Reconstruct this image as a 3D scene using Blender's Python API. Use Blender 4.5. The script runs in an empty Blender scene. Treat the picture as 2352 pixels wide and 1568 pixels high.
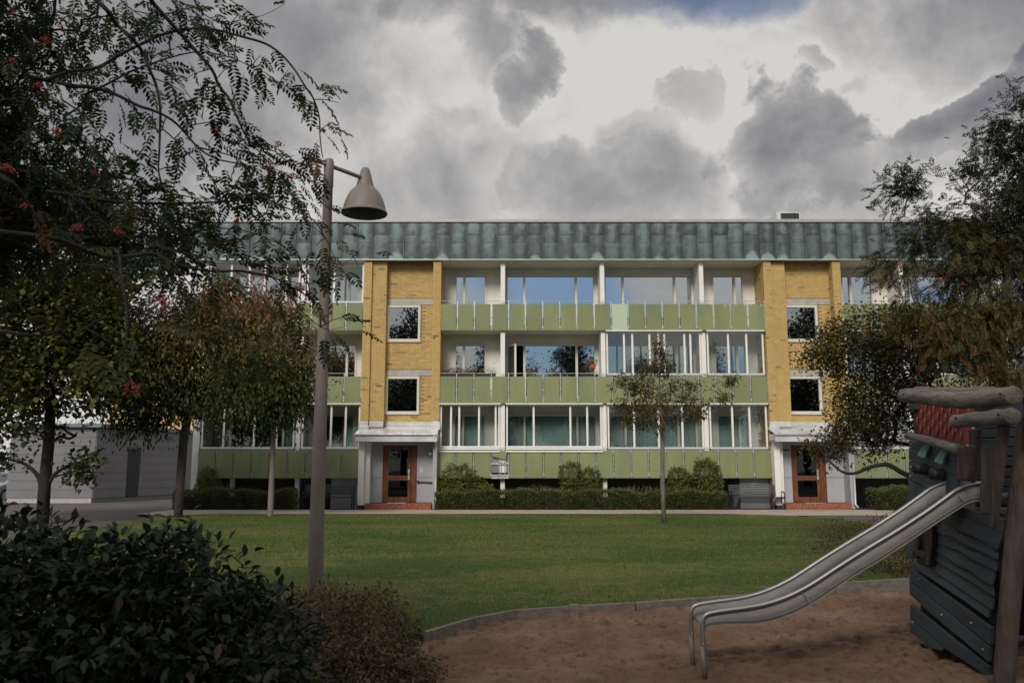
import bpy, math, random
import numpy as np
from mathutils import Vector, Matrix
R = math.radians
rng = random.Random(7)
nr = np.random.default_rng(11)
sc = bpy.context.scene
col = sc.collection

# ------------------------------------------------------------------ camera, sky, sun, exposure
PITCH = math.atan(291/1942); SN, CS = math.sin(PITCH), math.cos(PITCH); F = 1942.0; EYE = 1.6
cam = bpy.data.cameras.new('camera'); camo = bpy.data.objects.new('camera', cam); col.objects.link(camo)
camo.location = (0, 0, EYE); camo.rotation_euler = (math.pi/2+PITCH, 0, 0)
cam.sensor_width = 36; cam.lens = 36*F/2352; cam.clip_start = 0.05; cam.clip_end = 3000
cam.dof.use_dof = True; cam.dof.focus_distance = 30; cam.dof.aperture_fstop = 5.0
sc.camera = camo
SUN_EL, SUN_AZ = 34, 196          # degrees; azimuth clockwise from +Y (behind the camera)
sd = Vector((math.sin(R(SUN_AZ))*math.cos(R(SUN_EL)), math.cos(R(SUN_AZ))*math.cos(R(SUN_EL)), math.sin(R(SUN_EL))))
sun = bpy.data.lights.new('sun', 'SUN'); sun.energy = 2.1; sun.angle = R(20); sun.color = (1, .93, .82)
suno = bpy.data.objects.new('sun', sun); col.objects.link(suno)
suno.rotation_euler = (-sd).to_track_quat('-Z', 'Y').to_euler(); suno.location = (0, -20, 30)
sc.view_settings.view_transform = 'Standard'; sc.view_settings.look = 'None'
sc.view_settings.gamma = 1; sc.view_settings.use_curve_mapping = False
sc.view_settings.exposure = 0.25
sc.cycles.max_bounces = 6; sc.cycles.transparent_max_bounces = 12; sc.cycles.use_denoising = True

def angles(px, py):
    x, v = (px-1176)/F, (784-py)/F
    dx, dy, dz = x, CS-v*SN, SN+v*CS
    n = math.sqrt(dx*dx+dy*dy+dz*dz)
    return math.atan2(dx, dy), math.asin(dz/n)

class NG:      # small helper to write node maths
    def __init__(s, nt): s.nt = nt
    def n(s, t, **k):
        x = s.nt.nodes.new(t)
        for a, b in k.items(): setattr(x, a, b)
        return x
    def link(s, a, b): s.nt.links.new(a, b)
    def m(s, op, a, b=None, c=None):
        x = s.n('ShaderNodeMath', operation=op)
        for i, q in enumerate((a, b, c)):
            if q is None: continue
            if isinstance(q, (int, float)): x.inputs[i].default_value = q
            else: s.link(q, x.inputs[i])
        return x.outputs[0]
    def ss(s, x, lo, hi):
        q = s.n('ShaderNodeMapRange', interpolation_type='SMOOTHSTEP'); s.link(x, q.inputs[0])
        q.inputs[1].default_value = lo; q.inputs[2].default_value = hi
        return q.outputs[0]
    def noise(s, vec, scale, detail=4, rough=.55, dist=0, typ='3D'):
        q = s.n('ShaderNodeTexNoise'); q.inputs['Scale'].default_value = scale; q.inputs['Detail'].default_value = detail
        q.inputs['Roughness'].default_value = rough; q.inputs['Distortion'].default_value = dist
        if vec is not None: s.link(vec, q.inputs['Vector'])
        return q.outputs['Fac']
    def mix(s, f, a, b):
        q = s.n('ShaderNodeMix', data_type='RGBA')
        for i, z in ((0, f), (6, a), (7, b)):
            if isinstance(z, (int, float)): q.inputs[i].default_value = z
            elif isinstance(z, tuple): q.inputs[i].default_value = (*z[:3], 1)
            else: s.link(z, q.inputs[i])
        return q.outputs[2]

def make_world():
    w = bpy.data.worlds.new('World'); sc.world = w; w.use_nodes = True
    nt = w.node_tree; nt.nodes.clear(); g = NG(nt)
    out = g.n('ShaderNodeOutputWorld'); bg = g.n('ShaderNodeBackground'); g.link(bg.outputs[0], out.inputs[0])
    bg.inputs[1].default_value = 0.1
    sky = g.n('ShaderNodeTexSky', sky_type='NISHITA', sun_disc=False, sun_elevation=R(SUN_EL), sun_rotation=R(SUN_AZ))
    tc = g.n('ShaderNodeTexCoord'); d = tc.outputs['Generated']
    warp = g.n('ShaderNodeTexNoise'); warp.inputs['Scale'].default_value = 3.2; warp.inputs['Detail'].default_value = 7; warp.inputs['Roughness'].default_value = .58
    g.link(d, warp.inputs['Vector'])
    off = g.n('ShaderNodeVectorMath', operation='MULTIPLY_ADD'); g.link(warp.outputs['Color'], off.inputs[0])
    off.inputs[1].default_value = (.20, .20, .20); g.link(d, off.inputs[2])
    sp = g.n('ShaderNodeSeparateXYZ'); g.link(off.outputs[0], sp.inputs[0])
    X = g.m('SUBTRACT', sp.outputs[0], .10); Y = g.m('SUBTRACT', sp.outputs[1], .10); Z = g.m('SUBTRACT', sp.outputs[2], .10)
    az = g.m('ARCTAN2', X, Y); el = g.m('ARCSINE', g.m('MINIMUM', g.m('MAXIMUM', Z, -1), 1))
    det = g.noise(d, 7, 9, .62, .3); fine = g.noise(d, 20, 7, .62)
    vo = g.n('ShaderNodeTexVoronoi', feature='SMOOTH_F1'); g.link(off.outputs[0], vo.inputs['Vector']); vo.inputs['Scale'].default_value = 13; vo.inputs['Detail'].default_value = 3; vo.inputs['Roughness'].default_value = .55; vo.inputs['Smoothness'].default_value = .6
    bil = g.m('SUBTRACT', .42, vo.outputs['Distance'])
    nn = g.m('ADD', g.m('MULTIPLY', g.m('SUBTRACT', det, .5), 1.7), g.m('ADD', g.m('MULTIPLY', g.m('SUBTRACT', fine, .5), .55), g.m('MULTIPLY', bil, .55)))
    big = g.noise(d, 1.6, 5, .55, .3)
    dark = g.m('MULTIPLY', g.ss(g.m('ADD', big, g.m('MULTIPLY', nn, .15)), .42, .66), .62)
    base_area = None
    # cloud banks: px, py, rx, ry (picture units), tilt, strength, edge softness
    banks = [(680, 120, 350, 440, -8, .50, .8), (960, 480, 420, 190, 16, .38, .7), (1020, 20, 230, 90, 24, .52, .6),
             (280, 250, 430, 520, 0, .60, .8), (1255, 190, 100, 145, -32, .54, .36), (1120, 95, 190, 95, -38, .44, .6), (1400, 450, 320, 140, 0, .44, .4), (1050, 300, 120, 60, 10, .25, .6),
             (1590, 240, 130, 110, -10, .36, .24), (1480, 330, 170, 90, 5, .28, .6), (1800, 320, 240, 195, -22, .66, .24), (1900, 430, 280, 170, 0, .48, .7),
             (1850, 125, 75, 52, -35, .5, .34), (1925, 190, 80, 50, 0, .38, .6),
             (2230, 245, 270, 85, 12, .72, .2), (2120, 330, 260, 110, 10, .50, .5), (2330, 90, 60, 40, 20, .8, .5),
             (1450, -30, 450, 70, 3, .60, .7), (2350, -60, 560, 220, 0, .55, .8), (1000, -60, 500, 130, 0, .5, .8)]
    d2 = None; rims = None
    for (px, py, rx, ry, tl, st, w_) in banks:
        a0, e0 = angles(px, py); sx, sy = rx/F, ry/F
        u = g.m('SUBTRACT', az, a0); v = g.m('SUBTRACT', el, e0); c, s_ = math.cos(R(tl)), math.sin(R(tl))
        p = g.m('MULTIPLY', g.m('ADD', g.m('MULTIPLY', u, c), g.m('MULTIPLY', v, s_)), 1/sx)
        q = g.m('MULTIPLY', g.m('SUBTRACT', g.m('MULTIPLY', v, c), g.m('MULTIPLY', u, s_)), 1/sy)
        r = g.m('SQRT', g.m('ADD', g.m('MULTIPLY', p, p), g.m('MULTIPLY', q, q)))
        f = g.m('SUBTRACT', 1.0, r); k = min(1.0, 150/max(rx, ry))
        f = g.m('ADD', f, g.m('MULTIPLY', nn, (1.0 if rx < 300 else .6)*max(k, .5)))
        if w_ < .5:
            rim = g.m('MULTIPLY', g.m('MULTIPLY', g.ss(f, -.30, -.04), g.ss(f, .06, -.03)), .10)
            rims = rim if rims is None else g.m('MAXIMUM', rims, rim)
        mk = g.m('ADD', g.m('MULTIPLY', g.ss(f, -w_*.3, w_*.6), .62), g.m('MULTIPLY', g.ss(f, -.35, 1.0), .58))
        fade = g.ss(q, -1.3, .5)       # cloud undersides dissolve, crowns are crisp
        mk = g.m('MULTIPLY', mk, g.m('ADD', .45, g.m('MULTIPLY', fade, .55*1.0)))
        mk = g.m('MULTIPLY', mk, st)
        d2 = mk if d2 is None else g.m('MAXIMUM', d2, mk)
    # in the half of the sky ahead the traced banks rule, elsewhere free clouds
    ahead = g.ss(sp.outputs[1], .15, .5); lowz = g.ss(g.m('ABSOLUTE', az), .95, .7)
    wgt = g.m('MULTIPLY', ahead, lowz)
    dk = g.m('ADD', g.m('MULTIPLY', d2, wgt), g.m('MULTIPLY', dark, g.m('SUBTRACT', 1.0, g.m('MULTIPLY', wgt, .85))))
    dk = g.m('MINIMUM', g.m('SUBTRACT', g.m('ADD', dk, g.m('MULTIPLY', nn, .24)), g.m('MULTIPLY', rims, wgt)), 1.0)
    cr = g.n('ShaderNodeValToRGB'); g.link(dk, cr.inputs[0]); e = cr.color_ramp.elements
    e[0].position = 0.0; e[0].color = (5.5, 5.38, 5.15, 1); e[1].position = 1.0; e[1].color = (1.1, 1.13, 1.4, 1)
    for p_, c_ in ((.25, (4.05, 3.98, 3.92)), (.5, (2.6, 2.54, 2.62)), (.75, (1.65, 1.65, 1.85))):
        x = e.new(p_); x.color = (*c_, 1)
    # blue gaps: small one at the top of the frame, free ones elsewhere
    a0, e0 = angles(1690, -50)
    gp = g.m('ADD', g.m('POWER', g.m('MULTIPLY', g.m('SUBTRACT', az, a0), F/270), 2), g.m('POWER', g.m('MULTIPLY', g.m('SUBTRACT', el, e0), F/75), 2))
    gap1 = g.m('MULTIPLY', g.ss(gp, 1.5, .1), .75)
    hole = g.noise(d, 2.6, 5, .55, .4)
    gap2 = g.m('MULTIPLY', g.ss(hole, .545, .62), g.m('SUBTRACT', 1.0, wgt))
    gap = g.m('MAXIMUM', gap1, g.m('MULTIPLY', gap2, .9))
    blue = g.n('ShaderNodeVectorMath', operation='MULTIPLY'); g.link(sky.outputs[0], blue.inputs[0]); blue.inputs[1].default_value = (.36, .50, .66)
    fin = g.mix(gap, cr.outputs[0], blue.outputs[0])
    g.link(fin, bg.inputs[0])
make_world()

# ------------------------------------------------------------------ helpers
def atY(px, py, Y):
    x, v = (px-1176)/F, (784-py)/F; d = CS-v*SN
    return Vector((x*Y/d, Y, EYE+Y*(SN+v*CS)/d))
def atX(px, py, X):
    x, v = (px-1176)/F, (784-py)/F; t = X/x
    return Vector((X, t*(CS-v*SN), EYE+t*(SN+v*CS)))
def gz(y):
    return 0.12*min(1, max(0, (y-12)/16))

WORLD = {}
def wpos(o): return WORLD.get(o.name, Vector((0, 0, 0)))
def put(name, me, parent=None, world=(0, 0, 0), rotz=0):
    o = bpy.data.objects.new(name, me); col.objects.link(o)
    w = Vector(world); WORLD[o.name] = w
    if parent is not None: o.parent = parent; o.location = w-wpos(parent)
    else: o.location = w
    if rotz: o.rotation_euler = (0, 0, rotz)
    return o
def tag(o, label=None, cat=None, group=None, kind=None):
    for k, v in (('label', label), ('category', cat), ('group', group), ('kind', kind)):
        if v: o[k] = v
    return o
def thing(name, loc, label, cat, group=None):
    return tag(put(name, None, None, loc), label, cat, group)

class MB:
    def __init__(s): s.v = []; s.f = []; s.t = []
    def quad(s, a, b, c, d, t=0.0):
        n = len(s.v); s.v += [a, b, c, d]; s.f.append((n, n+1, n+2, n+3)); s.t.append(t)
    def box(s, x0, x1, y0, y1, z0, z1, t=0.0):
        n = len(s.v)
        s.v += [(x0,y0,z0),(x1,y0,z0),(x1,y1,z0),(x0,y1,z0),(x0,y0,z1),(x1,y0,z1),(x1,y1,z1),(x0,y1,z1)]
        for f in ((0,3,2,1),(4,5,6,7),(0,1,5,4),(1,2,6,5),(2,3,7,6),(3,0,4,7)):
            s.f.append(tuple(n+i for i in f)); s.t.append(t)
        return s
    def prism(s, pts, off, t=0.0):       # polygon pts (3D) extruded by vector off
        n = len(s.v); k = len(pts); off = Vector(off)
        s.v += [tuple(p) for p in pts]+[tuple(Vector(p)+off) for p in pts]
        s.f.append(tuple(range(n, n+k))); s.t.append(t)
        s.f.append(tuple(range(n+2*k-1, n+k-1, -1))); s.t.append(t)
        for i in range(k):
            j = (i+1) % k; s.f.append((n+j, n+i, n+k+i, n+k+j)); s.t.append(t)
        return s
    def tube(s, pts, rad, n=8, cap=True, t=0.0):
        pts = [Vector(p) for p in pts]; m = len(pts)
        if not hasattr(rad, '__len__'): rad = [rad]*m
        base = len(s.v); prev = None
        for i, p in enumerate(pts):
            tg = (pts[min(i+1, m-1)]-pts[max(i-1, 0)])
            if tg.length < 1e-9: tg = Vector((0, 0, 1))
            tg.normalize()
            if prev is None:
                a = tg.cross(Vector((0, 0, 1)));
                if a.length < .1: a = tg.cross(Vector((1, 0, 0)))
            else:
                a = prev-tg*prev.dot(tg)
                if a.length < 1e-4: a = tg.cross(Vector((0, 1, .3)))
            a.normalize(); b = tg.cross(a); prev = a
            for k in range(n):
                th = 2*math.pi*k/n; s.v.append(tuple(p+(a*math.cos(th)+b*math.sin(th))*rad[i]))
        for i in range(m-1):
            for k in range(n):
                k2 = (k+1) % n
                s.f.append((base+i*n+k, base+i*n+k2, base+(i+1)*n+k2, base+(i+1)*n+k)); s.t.append(t)
        if cap:
            s.f.append(tuple(base+k for k in range(n-1, -1, -1))); s.t.append(t)
            s.f.append(tuple(base+(m-1)*n+k for k in range(n))); s.t.append(t)
        return s
    def lathe(s, prof, c, n=24, t=0.0):   # prof (r, z)
        b = len(s.v)
        for r, z in prof:
            for k in range(n):
                th = 2*math.pi*k/n; s.v.append((c[0]+r*math.cos(th), c[1]+r*math.sin(th), c[2]+z))
        for i in range(len(prof)-1):
            for k in range(n):
                k2 = (k+1) % n
                s.f.append((b+i*n+k, b+i*n+k2, b+(i+1)*n+k2, b+(i+1)*n+k)); s.t.append(t)
        return s
    def ball(s, c, r, n=8, m=5, t=0.0):
        prof = [(max(r*math.sin(math.pi*i/m), r*.02), -r*math.cos(math.pi*i/m)) for i in range(m+1)]
        return s.lathe(prof, c, n, t)
    def mesh(s, name, mat, o=(0, 0, 0), smooth=False):
        me = bpy.data.meshes.new(name); ox, oy, oz = o
        me.from_pydata([(x-ox, y-oy, z-oz) for x, y, z in s.v], [], s.f)
        if mat: me.materials.append(mat)
        if any(s.t):
            at = me.attributes.new('tint', 'FLOAT', 'FACE'); at.data.foreach_set('value', np.array(s.t, 'f'))
        if smooth: me.polygons.foreach_set('use_smooth', [True]*len(me.polygons))
        me.update(); return me
    def build(s, name, mat, parent=None, o=None, smooth=False, bevel=0):
        if o is None: o = wpos(parent) if parent else Vector((0, 0, 0))
        ob = put(name, s.mesh(name, mat, o, smooth), parent, o)
        if bevel:
            m = ob.modifiers.new('bevel', 'BEVEL'); m.width = bevel; m.segments = 2; m.limit_method = 'ANGLE'; m.angle_limit = R(40)
        return ob
def bx(*a): return MB().box(*a)

def np_mesh(name, V, Fc, mat, tint=None, o=(0, 0, 0), smooth=False):
    V = np.asarray(V, 'f')-np.array(o, 'f'); Fc = np.asarray(Fc, 'i'); me = bpy.data.meshes.new(name)
    me.vertices.add(len(V)); me.vertices.foreach_set('co', V.ravel())
    k = Fc.shape[1]; me.loops.add(Fc.size); me.loops.foreach_set('vertex_index', Fc.ravel())
    me.polygons.add(len(Fc)); me.polygons.foreach_set('loop_start', np.arange(len(Fc), dtype='i')*k)
    me.materials.append(mat)
    me.update(calc_edges=True)
    if tint is not None:
        at = me.attributes.new('tint', 'FLOAT', 'FACE'); at.data.foreach_set('value', np.asarray(tint, 'f'))
    if smooth: me.polygons.foreach_set('use_smooth', [True]*len(me.polygons))
    return me

# ------------------------------------------------------------------ materials
def M(name, c, rough=.65, metal=0, var=.18, vs=3.0, bump=.15, bs=60, c2=None, tint=None, obr=0, spec=.3, stretch=None, dirt=None):
    m = bpy.data.materials.new(name); m.use_nodes = True; nt = m.node_tree; g = NG(nt)
    b = nt.nodes['Principled BSDF']; b.inputs['Roughness'].default_value = rough; b.inputs['Metallic'].default_value = metal
    b.inputs['Specular IOR Level'].default_value = spec
    pos = g.n('ShaderNodeNewGeometry').outputs['Position']
    if stretch:
        mp = g.n('ShaderNodeMapping'); mp.inputs['Scale'].default_value = stretch; g.link(pos, mp.inputs[0]); pos = mp.outputs[0]
    n1 = g.noise(pos, vs, 6, .6)
    f = g.ss(n1, .3, .7)
    lo = tuple(x*(1-var) for x in c); hi = tuple(min(1, x*(1+var)) for x in (c2 or c))
    cc = g.mix(f, lo, hi)
    if tint:
        at = g.n('ShaderNodeAttribute', attribute_name='tint'); cc = g.mix(at.outputs['Fac'], cc, tint)
    if obr:
        oi = g.n('ShaderNodeObjectInfo'); hs = g.n('ShaderNodeHueSaturation'); g.link(cc, hs.inputs['Color'])
        g.link(g.m('ADD', 1-obr, g.m('MULTIPLY', oi.outputs['Random'], 2*obr)), hs.inputs['Value']); cc = hs.outputs[0]
    if dirt:
        n3 = g.noise(pos, dirt[1], 7, .65); cc = g.mix(g.m('MULTIPLY', g.ss(n3, .5, .72), dirt[2]), cc, dirt[0])
    g.link(cc, b.inputs['Base Color'])
    if bump:
        bn = g.n('ShaderNodeBump'); bn.inputs['Strength'].default_value = bump; bn.inputs['Distance'].default_value = .02
        g.link(g.noise(pos, bs, 5, .6), bn.inputs['Height']); g.link(bn.outputs[0], b.inputs['Normal'])
        g.link(g.m('ADD', rough-.08, g.m('MULTIPLY', n1, .16)), b.inputs['Roughness'])
    return m
def leafM(name, cols, trans=.3, rough=.5):
    m = bpy.data.materials.new(name); m.use_nodes = True; nt = m.node_tree; g = NG(nt); b = nt.nodes['Principled BSDF']
    b.inputs['Roughness'].default_value = rough; b.inputs['Specular IOR Level'].default_value = .25
    at = g.n('ShaderNodeAttribute', attribute_name='tint'); cr = g.n('ShaderNodeValToRGB'); g.link(at.outputs['Fac'], cr.inputs[0])
    e = cr.color_ramp.elements; e[0].color = (*cols[0], 1); e[1].color = (*cols[-1], 1)
    for i, c in enumerate(cols[1:-1]): x = e.new((i+1)/(len(cols)-1)); x.color = (*c, 1)
    g.link(cr.outputs[0], b.inputs['Base Color'])
    tr = g.n('ShaderNodeBsdfTranslucent'); g.link(cr.outputs[0], tr.inputs[0]); mx = g.n('ShaderNodeMixShader'); mx.inputs[0].default_value = trans
    g.link(b.outputs[0], mx.inputs[1]); g.link(tr.outputs[0], mx.inputs[2]); g.link(mx.outputs[0], nt.nodes['Material Output'].inputs[0])
    return m
def glassM(name, refl, tintc=(.75, .85, .85), rough=.01, wav=.02):
    m = bpy.data.materials.new(name); m.use_nodes = True; nt = m.node_tree; nt.nodes.remove(nt.nodes['Principled BSDF']); g = NG(nt)
    t = g.n('ShaderNodeBsdfTransparent'); t.inputs[0].default_value = (*tintc, 1)
    gl = g.n('ShaderNodeBsdfGlossy'); gl.inputs['Roughness'].default_value = rough; gl.inputs[0].default_value = (.95, .97, 1, 1)
    pos = g.n('ShaderNodeNewGeometry').outputs['Position']; bn = g.n('ShaderNodeBump'); bn.inputs['Strength'].default_value = wav; bn.inputs['Distance'].default_value = .05
    g.link(g.noise(pos, 1.3, 2), bn.inputs['Height']); g.link(bn.outputs[0], gl.inputs['Normal'])
    mx = g.n('ShaderNodeMixShader'); fr = g.n('ShaderNodeFresnel'); fr.inputs[0].default_value = 1.5
    g.link(g.m('ADD', refl, g.m('MULTIPLY', fr.outputs[0], .8)), mx.inputs[0])
    g.link(t.outputs[0], mx.inputs[1]); g.link(gl.outputs[0], mx.inputs[2]); g.link(mx.outputs[0], nt.nodes['Material Output'].inputs[0])
    return m
def copperM():
    m = bpy.data.materials.new('patinated_copper'); m.use_nodes = True; nt = m.node_tree; g = NG(nt); b = nt.nodes['Principled BSDF']
    b.inputs['Roughness'].default_value = .6; b.inputs['Metallic'].default_value = .15
    tc = g.n('ShaderNodeTexCoord'); oi = g.n('ShaderNodeObjectInfo'); sp = g.n('ShaderNodeSeparateXYZ'); g.link(tc.outputs['Generated'], sp.inputs[0])
    pos = g.n('ShaderNodeNewGeometry').outputs['Position']
    st = g.n('ShaderNodeMapping'); st.inputs['Scale'].default_value = (9, 9, 1.1); g.link(pos, st.inputs[0])
    streak = g.noise(st.outputs[0], 2.2, 6, .65); cloud = g.noise(pos, 2.6, 5, .6); fine = g.noise(pos, 22, 5, .65)
    low = g.n('ShaderNodeAttribute', attribute_name='tint')      # 1 on lower sheets
    z = sp.outputs[2]; xx = g.m('ABSOLUTE', g.m('SUBTRACT', sp.outputs[0], .5))
    dk = g.m('ADD', g.m('MULTIPLY', xx, 1.1), g.m('ADD', g.m('MULTIPLY', streak, .55), g.m('MULTIPLY', cloud, 1.45)))
    dk = g.m('ADD', dk, g.m('MULTIPLY', oi.outputs['Random'], .35))
    cc = g.mix(g.ss(dk, 1.0, 1.75), (.145, .205, .205), (.034, .05, .058))
    cc = g.mix(g.m('MULTIPLY', low.outputs['Fac'], .35), cc, (.06, .09, .092))
    vd = g.m('ADD', g.m('SUBTRACT', .33, z), g.m('ADD', g.m('MULTIPLY', g.m('SUBTRACT', streak, .5), .3), g.m('MULTIPLY', g.m('MULTIPLY', xx, xx), -1.3)))
    vd = g.m('ADD', vd, g.m('MULTIPLY', g.m('SUBTRACT', oi.outputs['Random'], .72), .75))
    f = g.m('MULTIPLY', g.ss(g.m('ADD', vd, g.m('MULTIPLY', g.m('SUBTRACT', fine, .5), .5)), .05, .28), g.m('MULTIPLY', low.outputs['Fac'], .85))
    cc = g.mix(f, cc, (.30, .40, .37))
    br = g.ss(g.m('ADD', z, g.m('MULTIPLY', cloud, .4)), 1.05, 1.3)
    cc = g.mix(g.m('MULTIPLY', br, .25), cc, (.16, .13, .12))
    g.link(cc, b.inputs['Base Color'])
    bn = g.n('ShaderNodeBump'); bn.inputs['Strength'].default_value = .35; bn.inputs['Distance'].default_value = .02
    g.link(g.noise(pos, 5, 3), bn.inputs['Height']); g.link(bn.outputs[0], b.inputs['Normal'])
    return m

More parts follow.
